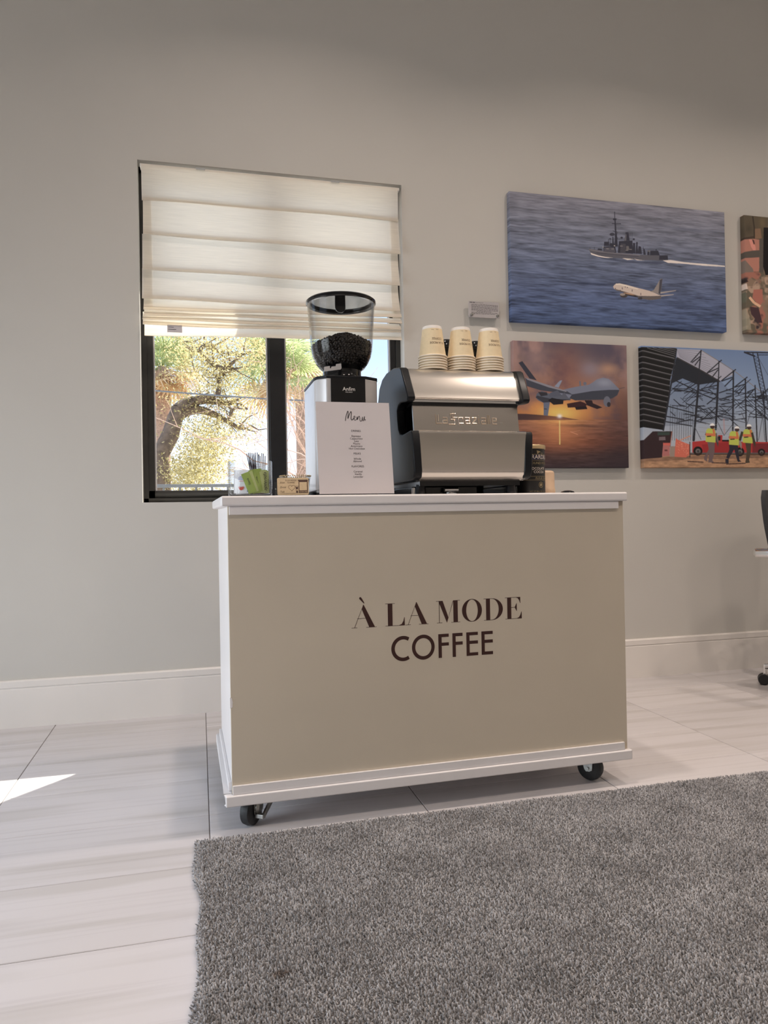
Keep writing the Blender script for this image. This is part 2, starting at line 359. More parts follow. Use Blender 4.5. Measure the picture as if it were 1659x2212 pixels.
# wall with the window opening
T = 0.16
DX0, DX1, DZ = -2.55, -1.02, 2.15                         # unseen door opening added to let sun onto the floor at left
wb = MB().box(X0, DX0, WY, WY+T, -0.14, ZC).box(DX0, DX1, WY, WY+T, DZ, ZC).box(DX1, WX0, WY, WY+T, -0.14, ZC).box(WX1, X1, WY, WY+T, -0.14, ZC).box(WX0, WX1, WY, WY+T, -0.14, WZ0).box(WX0, WX1, WY, WY+T, WZ1, ZC)
tag(wb.build('wall_back', 'wall_paint'), kind='structure')
LZ, LY0, LY1 = 2.5, 0.2, 2.3
wl = MB().box(X0-T, X0, Y0, LY0, 0, ZC).box(X0-T, X0, LY1, WY, 0, ZC).box(X0-T, X0, LY0, LY1, LZ, ZC)
tag(wl.build('wall_left', 'wall_paint'), kind='structure')
tag(MB().box(X1, X1+T, Y0, WY, 0, ZC).build('wall_right', 'wall_paint'), kind='structure')
tag(MB().box(X0, X1, Y0-T, Y0, 0, ZC).build('wall_front', 'wall_paint'), kind='structure')
tag(MB().box(X0-T, X1+T, Y0-T, WY+T, ZC, ZC+0.1).build('ceiling', 'ceiling_paint'), kind='structure')
# profiled baseboards
bp = [(0, 0), (-0.015, 0), (-0.015, 0.158), (-0.012, 0.162), (-0.012, 0.165), (-0.016, 0.167), (-0.016, 0.190), (-0.011, 0.196), (0, 0.196)]
tag(MB().prism([(WY+a, b) for a, b in bp], DX1+0.02, X1).build('baseboard_back', 'trim_paint'), kind='structure')
tag(MB().prism([(X0-a, b) for a, b in bp], LY1, WY-0.016, plane='xz').build('baseboard_left', 'trim_paint'), kind='structure')
tag(MB().prism([(X1+a, b) for a, b in bp], Y0, WY-0.016, plane='xz').build('baseboard_right', 'trim_paint'), kind='structure')

# left wall glazed door (beyond the frame): source of the side daylight
dl = MB().box(X0-0.10, X0-0.04, LY0, LY0+0.06, 0, LZ).box(X0-0.10, X0-0.04, LY1-0.06, LY1, 0, LZ).box(X0-0.10, X0-0.04, LY0, LY1, LZ-0.06, LZ).box(X0-0.10, X0-0.04, LY0, LY1, 0, 0.06)
dl.box(X0-0.10, X0-0.04, (LY0+LY1)/2-0.05, (LY0+LY1)/2+0.05, 0.06, LZ-0.06)
d1 = dl.build('door_1', 'black_alu'); tag(d1, kind='structure')
d2 = MB().box(DX0, DX0+0.05, 3.39, 3.45, 0, DZ).box(DX1-0.05, DX1, 3.39, 3.45, 0, DZ).box(DX0, DX1, 3.39, 3.45, DZ-0.05, DZ).box(DX0, DX1, 3.39, 3.45, 0, 0.06).build('added_sun_door', 'black_alu'); tag(d2, kind='structure')  # added door: sunlit floor inside it brightens the lower left wall
MB().box(DX0+0.05, DX1-0.05, 3.415, 3.421, 0.06, DZ-0.05).build('pane', 'window_glass', d2)

# the window
FY = 3.385; FY1 = 3.452
win = MB().box(WX0, WX0+0.022, FY, FY1, WZ0, WZ1).box(WX1-0.022, WX1, FY, FY1, WZ0, WZ1).box(WX0, WX1, FY, FY1, WZ0, WZ0+0.02).box(WX0, WX1, FY, FY1, WZ1-0.03, WZ1).build('window_1', 'bronze_alu', bevel=0.0015)
tag(win, kind='structure')
MB().box(0.322, 0.390, FY-0.004, FY1, WZ0+0.02, WZ1-0.03).build('mullion', 'black_alu', win, bevel=0.002)
for k, (a, b) in enumerate(((WX0+0.022, 0.322), (0.390, WX1-0.022))):
    sa, sb = (0.027, 0.006) if k == 0 else (0.006, 0.027)
    s_ = MB().box(a, a+sa, FY+0.008, FY1-0.01, WZ0+0.02, WZ1-0.03).box(b-sb, b, FY+0.008, FY1-0.01, WZ0+0.02, WZ1-0.03)
    s_.box(a, b, FY+0.008, FY1-0.01, WZ0+0.02, WZ0+0.054).box(a, b, FY+0.008, FY1-0.01, WZ1-0.06, WZ1-0.03)
    sash = s_.build('sash', 'bronze_alu' if k == 0 else 'black_alu', win, bevel=0.0015)
    gx0, gx1, gz0, gz1 = a+sa, b-sb, WZ0+0.054, WZ1-0.06
    MB().box(gx0, gx0+0.006, FY+0.012, FY+0.022, gz0, gz1).build('glazing_bead', 'silver_paint', win)
    MB().box(gx1-0.006, gx1, FY+0.012, FY+0.022, gz0, gz1).build('glazing_bead', 'silver_paint', win)
    MB().box(gx0, gx1, FY+0.024, FY+0.030, gz0, gz1).build('pane', 'window_glass', win)

# ---------------------------------------------------------------- roman shade
def roman_shade():
    root = thing('roman_shade', 'cream fabric roman shade half drawn in the window with stacked folds at its hem', 'window shade', (0, 3.300, 2.395))
    xa, xb = -0.219, 0.928
    MB().box(xa-0.006, xb+0.010, 0.004, 0.045, -0.018, -0.003).build('headrail', 'trim_paint', root, bevel=0.003)
    for x in (0.63, 0.03): MB().box(x-0.02, x+0.02, -0.008, 0.006, -0.013, -0.004).build('bracket', 'chrome', root, bevel=0.002)
    # z of the panel tops and bottoms (relative to the head rail), room-side bulge of each
    zs = [(-0.008, -0.160, 0.000, 0.006), (-0.150, -0.318, 0.010, -0.014), (-0.306, -0.468, 0.012, -0.020), (-0.456, -0.592, 0.012, -0.026),
          (-0.578, -0.634, 0.004, -0.030), (-0.622, -0.660, 0.000, -0.030), (-0.648, -0.682, -0.002, -0.030), (-0.671, -0.700, -0.002, -0.029), (-0.688, -0.738, -0.004, -0.020)]
    for i, (z0, z1, b0, b1) in enumerate(zs):
        nx, nz = 40, 8; vs = []; fs = []
        for jj in range(nz+1):
            t = jj/nz
            for ii in range(nx+1):
                s = ii/nx; x = xa+(xb-xa)*s + (0.004*math.sin(i*1.7) if ii in (0, nx) else 0)
                tilt = (0.018*(s-0.5) if i >= 4 else 0.0)
                sag = 0.004*math.sin(3.1*s+i*1.3)+0.002*math.sin(11*s+i*2.1)
                y = b0+(b1-b0)*(t**1.6)+0.004*math.sin(5*s+i)*t+ (0.010*(1-math.cos(t*math.pi/2)) if i == 0 else 0)*0
                vs.append((x, y, z0+(z1-z0)*t+sag*t+tilt*t))
            
        W1 = nx+1
        for jj in range(nz):
            for ii in range(nx): fs.append((jj*W1+ii, jj*W1+ii+1, (jj+1)*W1+ii+1, (jj+1)*W1+ii))
        # folded-back return under the panel
        b = len(vs)
        for ii in range(nx+1):
            p = vs[nz*W1+ii]; vs.append((p[0], p[1]+0.006, p[2]-0.0015))
        for ii in range(nx+1):
            p = vs[nz*W1+ii]; vs.append((p[0], p[1]+0.012, p[2]+0.016))
        for ii in range(nx):
            fs.append((nz*W1+ii, nz*W1+ii+1, b+ii+1, b+ii)); fs.append((b+ii, b+ii+1, b+W1+ii+1, b+W1+ii))
        o = MB().add(vs, fs).build('fabric_panel', 'shade_fabric', root, smooth=50)
        if 1 <= i <= 4:
            for sgn, xx in ((1, xa), (-1, xb)):
                n = 6; vv = []; ff = []
                for jj in range(n+1):
                    t = jj/n; y = b0+(b1-b0)*(t**1.6)+0.005
                    vv += [(xx+sgn*0.004, y, z0+(z1-z0)*t*0.97), (xx+sgn*0.040, y, z0+(z1-z0)*t*0.97)]
                for jj in range(n): ff.append((2*jj, 2*jj+1, 2*jj+3, 2*jj+2))
                MB().add(vv, ff).build('side_hem', 'shade_fabric', o)
    tg = MB().box(xa+0.098, xa+0.160, -0.0225, -0.0215, -0.737, -0.704).build('care_label', 'paper', root)
    tx = MB()
    for r_, (a, b) in enumerate(((0.102, 0.125), (0.102, 0.135))): tx.box(xa+a, xa+b, -0.0228, -0.0226, -0.716-r_*0.009, -0.714-r_*0.009)
    tx.build('print', 'ink', tg)
roman_shade()

# ---------------------------------------------------------------- coffee cart
CART = thing('coffee_cart', 'tan coffee cart with white worktop and brown lettering standing on black casters', 'cart', (0.056, 2.0, 0), math.radians(1.15))
cw, cdp = 1.243, 0.60
MB().box(0, cw, 0, cdp, 0.883, 0.911).build('worktop', 'cart_white', CART, bevel=0.006, seg=3)
MB().box(0.022, cw-0.030, 0.006, 0.016, 0.860, 0.8825).build('apron_strip', 'cart_white', CART, bevel=0.001)
fp = MB().box(0.018, cw-0.010, 0.014, 0.026, 0.108, 0.8828).build('front_panel', 'cart_tan', CART, bevel=0.001)
MB().box(0.0182, 0.030, 0.026, cdp-0.02, 0.108, 0.8828).build('side_panel', 'cart_white', CART, bevel=0.001)
MB().box(cw-0.022, cw-0.0102, 0.026, cdp-0.02, 0.108, 0.8828).build('side_panel', 'cart_white', CART, bevel=0.001)
MB().box(0.030, cw-0.022, cdp-0.034, cdp-0.02, 0.108, 0.8828).build('back_panel', 'cart_white', CART)
MB().box(0.020, cw-0.024, 0.006, 0.0138, 0.1075, 0.131).build('base_strip', 'cart_white', CART, bevel=0.001)
MB().box(0.010, 0.0178, 0.040, cdp-0.03, 0.1075, 0.131).build('base_strip', 'cart_white', CART, bevel=0.001)
bs = MB().box(0, cw, 0, 0.02, 0.077, 0.107).box(0, 0.02, 0.02, cdp, 0.077, 0.107).box(cw-0.02, cw, 0.02, cdp, 0.077, 0.107).box(0.02, cw-0.02, cdp-0.02, cdp, 0.077, 0.107).box(0.02, cw-0.02, 0.02, cdp-0.02, 0.092, 0.1068)
bs.build('base_board', 'cart_white', CART, bevel=0.004, seg=3)
# a chip in the panel edge
chip = MB().prism([(0.0165, 0.338), (0.0225, 0.342), (0.0235, 0.356), (0.021, 0.366), (0.0165, 0.368)], 0.0134, 0.0142, plane='xz').build('paint_chip', 'cart_white', CART)

# lettering (Didone capitals over geometric capitals), measured in units of 0.000389 m
def ell(cx, cy, rx, ry, a0, a1, n=28): return [(cx+rx*math.cos(math.radians(a0+(a1-a0)*k/n)), cy+ry*math.sin(math.radians(a0+(a1-a0)*k/n))) for k in range(n+1)]
def ring(o, i): n = len(o); return (o+i, [(k, k+1, n+k+1, n+k) for k in range(n-1)])
def poly(*p): return (list(p), [tuple(range(len(p)))])
def rect(a, b, c, d): return poly((a, c), (b, c), (b, d), (a, d))
def G_A(w, h, acc=False):
    t = 3.2; out = [rect(0, 0.23*w, 0, t), rect(0.58*w, w, 0, t), poly((0.11*w, t), (0.11*w+4, t), (0.475*w+3, h), (0.475*w-1, h-4)),
         poly((0.47*w, h), (0.475*w+4, h+1), (0.93*w, t), (0.70*w, t), (0.42*w, 0.80*h)), poly((0.22*w, 0.40*h), (0.235*w, 0.40*h+t), (0.60*w, 0.40*h+t), (0.61*w, 0.40*h))]
    if acc: out.append(poly((0.50*w, h+10), (0.53*w, h+12), (0.42*w, h+50), (0.38*w, h+58), (0.33*w, h+56), (0.32*w, h+46), (0.36*w, h+38)))
    return out
def G_L(w, h):
    t = 3.2; return [rect(0, 0.5*w, 0, t), rect(0, 0.5*w, h-t, h), rect(0.13*w, 0.37*w, t, h-t), poly((0.5*w, 0), (w, 0), (w, 0.36*h), (0.975*w, 0.36*h), (0.93*w, 0.2*h), (0.84*w, 0.07*h), (0.70*w, t), (0.5*w, t))]
def G_M(w, h):
    t = 3.2; return [rect(0, 0.28*w, h-t, h), rect(0.02*w, 0.25*w, 0, t), rect(0.115*w, 0.115*w+4, t, h-t), poly((0.10*w, h-t), (0.28*w, h-t), (0.505*w, 0.24*h), (0.44*w, 0)),
        poly((0.44*w, 0), (0.47*w, 0.1*h), (0.725*w, h-t), (0.70*w, h-t)), rect(0.715*w, 0.90*w, t, h-t), rect(0.62*w, w, 0, t), rect(0.71*w, w, h-t, h)]
def G_O(w, h): return [ring(ell(w/2, h/2, w/2, h/2+3, 0, 360, 44), ell(w/2, h/2, w*0.29, h/2-1, 0, 360, 44))]
def G_D(w, h):
    t = 3.2; return [rect(0, 0.45*w, 0, t), rect(0, 0.45*w, h-t, h), rect(0.12*w, 0.33*w, t, h-t), ring(ell(0.42*w, h/2, 0.58*w, h/2, -90, 90), ell(0.42*w, h/2, 0.36*w, h/2-t, -90, 90))]
def G_E(w, h):
    t = 3.2; return [rect(0, 0.55*w, 0, t), rect(0, 0.55*w, h-t, h), rect(0.13*w, 0.37*w, t, h-t), rect(0.37*w, 0.60*w, h*0.52, h*0.52+t),
        poly((0.5*w, 0), (w, 0), (w, 0.32*h), (0.975*w, 0.32*h), (0.92*w, 0.17*h), (0.82*w, 0.06*h), (0.70*w, t), (0.5*w, t)),
        poly((0.5*w, h), (0.93*w, h), (0.93*w, 0.72*h), (0.905*w, 0.72*h), (0.86*w, 0.85*h), (0.77*w, 0.95*h), (0.66*w, h-t), (0.5*w, h-t)),
        poly((0.58*w, h*0.52), (0.69*w, h*0.36), (0.71*w, h*0.36), (0.71*w, h*0.72), (0.69*w, h*0.72), (0.58*w, h*0.52+t))]
def G_F(w, h): s = 26; return [rect(0, s, 0, h), rect(s, w, h-s*0.92, h), rect(s, w, 0.50*h, 0.50*h+s*0.92)]
def G_E2(w, h): s = 26; return G_F(w, h)+[rect(s, w, 0, s*0.92)]
def G_C(w, h): return [ring(ell(0.66*w, h/2, 0.66*w, h/2+4, 58, 302, 36), ell(0.66*w, h/2, 0.66*w-27, h/2-22, 55, 305, 36))]
def G_O2(w, h): return [ring(ell(w/2, h/2, w/2, h/2+4, 0, 360, 44), ell(w/2, h/2, w/2-26, h/2-22, 0, 360, 44))]
U = 0.000389; lm = MB(); lx0 = 0.355; ly = 0.0137
row1 = [(147, 188, G_A, 1), (402, 148, G_L, 0), (555, 180, G_A, 0), (797, 191, G_M, 0), (1003, 162, G_O, 0), (1180, 158, G_D, 0), (1357, 138, G_E, 0)]
for x, wd, gfn, ac in row1:
    for vf in (gfn(wd, 166, True) if ac else gfn(wd, 166)): flat(lm, vf, lambda u, v, x=x: (lx0+(x-147+u)*U, ly, 0.5345+v*U))
for x, wd, gfn in [(443, 139, G_C), (602, 178, G_O2), (810, 83, G_F), (922, 82, G_F), (1034, 94, G_E2), (1157, 93, G_E2)]:
    for vf in gfn(wd, 178): flat(lm, vf, lambda u, v, x=x: (lx0+(x-147+u)*U, ly, 0.4335+v*U))
tag(lm.build('lettering', 'brown_vinyl', CART), 'dark brown vinyl lettering reading À LA MODE COFFEE')

def caster(x, y, ang):
    c = bpy.data.objects.new('caster', None); col.objects.link(c); c.parent = CART; c.location = (x, y, 0); c.rotation_euler = (0, 0, ang); c.empty_display_size = 0.03
    R_ = 0.041; hw = 0.0155
    prof = [(0.012, -hw), (R_-0.008, -hw), (R_-0.002, -hw+0.004), (R_, 0), (R_-0.002, hw-0.004), (R_-0.008, hw), (0.012, hw)]
    wh = MB().lathe(prof, n=36).xf(Matrix.Translation((0, 0, R_)) @ Matrix.Rotation(math.pi/2, 4, 'Y')).build('wheel', 'rubber', c, smooth=35)
    MB().lathe([(0.011, -hw-0.002), (0.011, hw+0.002)], n=16).xf(Matrix.Translation((0, 0, R_)) @ Matrix.Rotation(math.pi/2, 4, 'Y')).build('hub', 'zinc', c, smooth=35)
    f = MB()
    for s in (-1, 1): f.prism([(-0.014, 0.036), (0.006, 0.030), (0.012, 0.036), (0.030, 0.088), (-0.018, 0.088)], s*(hw+0.0035)-0.0012, s*(hw+0.0035)+0.0012)
    f.box(-hw-0.004, hw+0.004, -0.018, 0.030, 0.086, 0.0895).build('fork', 'zinc', c, bevel=0.0006)
    MB().tube([(-hw-0.009, 0, R_), (hw+0.009, 0, R_)], 0.0045, 8).build('axle', 'zinc', c)
    b = MB().box(hw+0.002, hw+0.030, -0.012, 0.002, 0.025, 0.037).prism([(-0.010, 0.026), (0.006, 0.024), (0.056, 0.055), (0.080, 0.062), (0.080, 0.069), (0.050, 0.070)], hw+0.018, hw+0.026)
    b.box(hw+0.002, hw+0.026, 0.064, 0.082, 0.062, 0.0695)
    b.build('brake_lever', 'zinc', c, bevel=0.002)
    MB().lathe([(0.019, 0), (0.019, 0.006), (0.012, 0.009)], n=18).xf(Matrix.Translation((hw+0.003, 0.004, 0.050)) @ Matrix.Rotation(math.pi/2, 4, 'Y')).build('brake_boss', 'zinc', c, smooth=35)
    MB().lathe([(0.026, 0), (0.026, 0.003)], c=(0, 0.006, 0.0892), n=20).build('swivel_plate', 'zinc', c)
caster(0.072, 0.062, math.radians(-38))
caster(cw-0.105, 0.075, math.radians(35))
caster(0.075, cdp-0.075, math.radians(20)); caster(cw-0.08, cdp-0.075, math.radians(-60))

# ---------------------------------------------------------------- things on the worktop
TZ = 0.9112
def arc(cx, cy, r, a0, a1, n=6): return [(cx+r*math.cos(math.radians(a0+(a1-a0)*k/n)), cy+r*math.sin(math.radians(a0+(a1-a0)*k/n))) for k in range(n+1)]

def espresso_machine():
    ox, oy = 0.829, 2.30
    root = thing('espresso_machine', 'stainless steel espresso machine with black side panels beside the menu sign', 'espresso machine', (ox, oy, TZ))
    def side(sgn):
        xo_lo, xo_hi = (0.634, 0.621) if sgn < 0 else (1.020, 1.041)
        out = [(2.150, 0.957), (2.128, 0.964), (2.119, 0.985), (2.125, 1.098), (2.131, 1.108), (2.150, 1.110), (2.205, 1.107), (2.240, 1.106), (2.262, 1.112), (2.275, 1.128), (2.280, 1.160), (2.279, 1.188), (2.262, 1.203), (2.235, 1.208), (2.185, 1.203), (2.160, 1.203), (2.152, 1.212), (2.157, 1.226),
               (2.212, 1.312), (2.226, 1.319), (2.300, 1.331), (2.390, 1.332), (2.450, 1.322), (2.500, 1.296), (2.530, 1.250), (2.540, 1.180), (2.540, 1.02), (2.528, 0.962), (2.515, 0.957)]
        def X(z): return xo_lo+(xo_hi-xo_lo)*(z-0.96)/0.36
        n = len(out); th = 0.026*(-sgn); pts = [(X(z)-ox, y-oy, z-TZ) for y, z in out]+[(X(z)+th-ox, y-oy, z-TZ) for y, z in out]
        mb = MB().add(pts, [tuple(range(n)), tuple(range(n, 2*n))]+[(k, (k+1) % n, n+(k+1) % n, n+k) for k in range(n)])
        return mb.build('side_panel', 'satin_black', root, bevel=0.0045, seg=3)
    side(-1); side(1)
    def xz(p): return [(a-oy, b-TZ) for a, b in p]
    xa, xb = 0.652-ox, 1.006-ox
    # upper steel panel, middle panel with emblem, lower steel panel (convex sheet metal)
    up = [(2.176, 1.212), (2.172, 1.217), (2.180, 1.236), (2.205, 1.280), (2.228, 1.311), (2.245, 1.320), (2.300, 1.3245), (2.500, 1.3245), (2.500, 1.3165), (2.250, 1.312), (2.236, 1.302), (2.190, 1.226), (2.188, 1.212)]
    MB().prism(xz(up), xa-0.006, xb+0.008).build('upper_panel', 'steel', root, smooth=40)
    MB().prism(xz([(2.183, 1.204), (2.183, 1.2115), (2.30, 1.2115), (2.30, 1.204)]), xa, xb).build('lip_strip', 'chrome', root)
    MB().prism(xz([(2.189, 1.194), (2.188, 1.2035), (2.30, 1.2035), (2.30, 1.194)]), xa, xb).build('shadow_gap', 'gloss_black', root)
    MB().prism(xz([(2.177, 1.104), (2.192, 1.194), (2.202, 1.194), (2.187, 1.104)]), xa, xb).build('middle_panel', 'steel', root)
    low = [(2.176, 1.1095), (2.134, 1.1095), (2.128, 1.106), (2.126, 1.098), (2.124, 0.985), (2.128, 0.972), (2.140, 0.960), (2.160, 0.955), (2.170, 0.955), (2.170, 1.1)]
    MB().prism(xz(low), xa, xb).build('lower_panel', 'steel', root, smooth=40)
    MB().box(xa, xb, 2.262-oy, 2.50-oy, 0.962-TZ, 1.306-TZ).build('chassis', 'gloss_black', root)
    MB().box(xa+0.01, xb-0.01, 2.16-oy, 2.50-oy, 0.940-TZ, 0.961-TZ).build('drip_tray', 'gloss_black', root)
    MB().box(xa+0.002, 0.874-ox, 2.22-oy, 2.49-oy, 0.003, 0.029).build('drain_box', 'gloss_black', root, bevel=0.003)
    MB().box(0.978-ox, xb, 2.20-oy, 2.49-oy, 0.003, 0.029).build('drain_box', 'gloss_black', root, bevel=0.003)
    for x in (0.672, 0.975):
        for y in (2.185, 2.47): MB().lathe([(0.020, 0), (0.018, 0.004), (0.014, 0.034)], c=(x-ox, y-oy, 0), n=18).build('foot', 'black_plastic', root, smooth=30)
    for x in (0.845,): MB().lathe([(0.022, 0), (0.02, 0.004), (0.016, 0.034)], c=(x-ox, 2.30-oy, 0), n=18).build('foot', 'black_plastic', root, smooth=30)
    # drain fittings below the tray
    MB().tube([(0.755-ox, 2.2-oy, 0.018), (0.80-ox, 2.2-oy, 0.018)], 0.008, 12).build('drain_fitting', 'chrome', root, smooth=40)
    MB().tube([(0.765-ox, 2.195-oy, 0.006), (0.795-ox, 2.21-oy, 0.006)], 0.006, 10).build('drain_fitting', 'chrome', root, smooth=40)
    MB().tube([(0.640-ox, 2.16-oy, 0.004), (0.643-ox, 2.165-oy, 0.022)], 0.005, 10).build('drain_fitting', 'chrome', root, smooth=40)
    # embossed block lettering across the middle panel: La Spaziale
    Z = {'L': [[(0, 9), (0, 0), (5, 0)], [(2, 9), (2, 2)]], 'a': [[(0, 6), (4, 6), (4, 0), (0, 0), (0, 3), (4, 3)]], 'S': [[(6, 10), (1, 10), (1, 4), (5, 4), (5, -1), (-1, -1)], [(3, 8), (3, 6), (7, 6)]],
         'p': [[(0, -2), (0, 6), (4, 6), (4, 0), (0, 0)]], 'z': [[(0, 6), (4, 6), (0, 0), (4, 0)]], 'i': [[(0, 0), (0, 6)], [(0, 8), (0, 8.8)]], 'l': [[(0, 9), (0, 0)], [(1.6, 9), (1.6, 0)]], 'e': [[(4, 0), (0, 0), (0, 6), (4, 6), (4, 3), (0, 3)]]}
    adv = {'L': 6, 'a': 6, 'S': 8.5, 'p': 6, 'z': 6, 'i': 2.6, 'l': 4, 'e': 5}
    word = 'LaSpaziale'; tot = sum(adv[c] for c in word); W_ = 0.208; u = W_/tot; x = 0.726-ox
    em = MB()
    for c in word:
        for pl in Z[c]:
            P = []
            for a, b in pl:
                z = 1.138+b*0.0031; t = (z-1.104)/0.09; yy = 2.177+0.015*t-0.0006
                P.append((x+a*u, yy-oy, z-TZ))
            for p, q in zip(P[:-1], P[1:]): em.tube([p, q], 0.0021, 6)
        x += adv[c]*u
    tag(em.build('brand_lettering', 'emblem', root, smooth=60), 'embossed chrome block lettering La Spaziale')
espresso_machine()

# paper cups, nested upside down in three stacks
def cup_parts(top):
    H, rb, rr = 0.104, 0.0315, 0.0455
    root = thing('paper_cup', '', 'paper cup')
    R_ = lambda z: rr+(rb-rr)*z/H
    MB().shell([(R_(0.004), 0.004), (R_(H-0.010), H-0.010)], n=36).build('body', 'cup_paper', root, smooth=40)
    MB().lathe([(R_(H-0.010), H-0.010), (R_(H)-0.0003, H-0.001), (R_(H)-0.0020, H), (R_(H)-0.003, H-0.004), (0.0, H-0.004)], n=36).build('base', 'cup_white', root, smooth=40)
    prof = [(rr+0.0008+0.0030*math.cos(a), 0.0034+0.0030*math.sin(a)) for a in np.linspace(0, 2*math.pi, 9)[:-1]]
    MB().lathe(prof, n=36, close=True).build('rim', 'cup_rim', root, smooth=60)
    if top:
        pm = MB()
        def wrap(u, v, z0, a0):
            z = z0+v; r = R_(z)+0.00035; a = a0+u/r; return (r*math.cos(a), r*math.sin(a), z)
        A0 = math.radians(-80)
        for s_, sz, z0 in (('À LA MODE', 0.0098, 0.0480), ('COFFEE', 0.0100, 0.0620)):
            vf = text(s_, sz, bold=0.00012); vf = ([(-a, -b) for a, b in vf[0]], vf[1])
            flat(pm, vf, lambda u, v, z0=z0: wrap(u, v, z0, A0))
        sq = stroke([(-0.012+0.0012*k, 0.0008*math.sin(k*1.9)+0.0004*math.sin(k*4.1)) for k in range(8)], 0.0006)
        pm.build('print', 'cup_ink', root); pm = MB(); flat(pm, sq, lambda u, v: wrap(u, v, 0.0885, A0-0.16))
        sq = stroke([(0.002+0.0012*k, 0.0008*math.sin(k*2.3)+0.0004*math.sin(k*3.1)) for k in range(8)], 0.0006)
        flat(pm, sq, lambda u, v: wrap(u, v, 0.0895, A0-0.10))
        pm.build('script_print', 'cup_ink', root)
    return root
PITCH = 0.0083
ct, cb = cup_parts(True), cup_parts(False)
first = {True: True, False: True}
names = ['left', 'middle', 'right']
for k, (x, y) in enumerate([(0.757, 2.300), (0.857, 2.302), (0.956, 2.298)]):
    for j in range(6):
        top = j == 5; src = ct if top else cb
        o = src if first[top] else copy_tree(src)
        first[top] = False
        o.location = (x+random.uniform(-0.0006, 0.0006), y, 1.3252+j*PITCH); o.rotation_euler = (0, 0, math.radians((-3, 1, 3)[k]) if top else random.uniform(0, 6))
        o['group'] = 'upturned paper cups stacked on the espresso machine'
        st = ('left cup stack', 'middle cup stack', 'right cup stack')[k]
        o['label'] = ('tan upturned paper cup with brown print topping the %s' % st) if top else \
            'nested upturned paper cup showing only its rim, %s from bottom of %s' % (('lowest', 'second', 'third', 'fourth', 'fifth')[j], st)
        if not top and j == 0: o['label'] = 'nested upturned paper cup showing only its rim, lowest of the %s' % st

# black tumblers glimpsed between the cup stacks
tb = thing('black_tumbler', 'black tumbler glimpsed between the leftmost and middle cup stacks', 'tumbler', (0.838, 2.40, 1.3250), group='black tumblers behind the paper cups')
MB().lathe([(0.030, 0), (0.033, 0.01), (0.036, 0.10), (0.034, 0.118), (0.024, 0.128), (0.0, 0.130)], n=28).build('body', 'gloss_black', tb, smooth=50)
MB().lathe([(0.0365, 0.094), (0.0372, 0.097), (0.0365, 0.100)], n=28).build('band', 'satin_black', tb, smooth=50)
t2 = copy_tree(tb); t2.location = (0.949, 2.405, 1.3250); t2['label'] = 'black tumbler glimpsed between the middle and rightmost cup stacks'

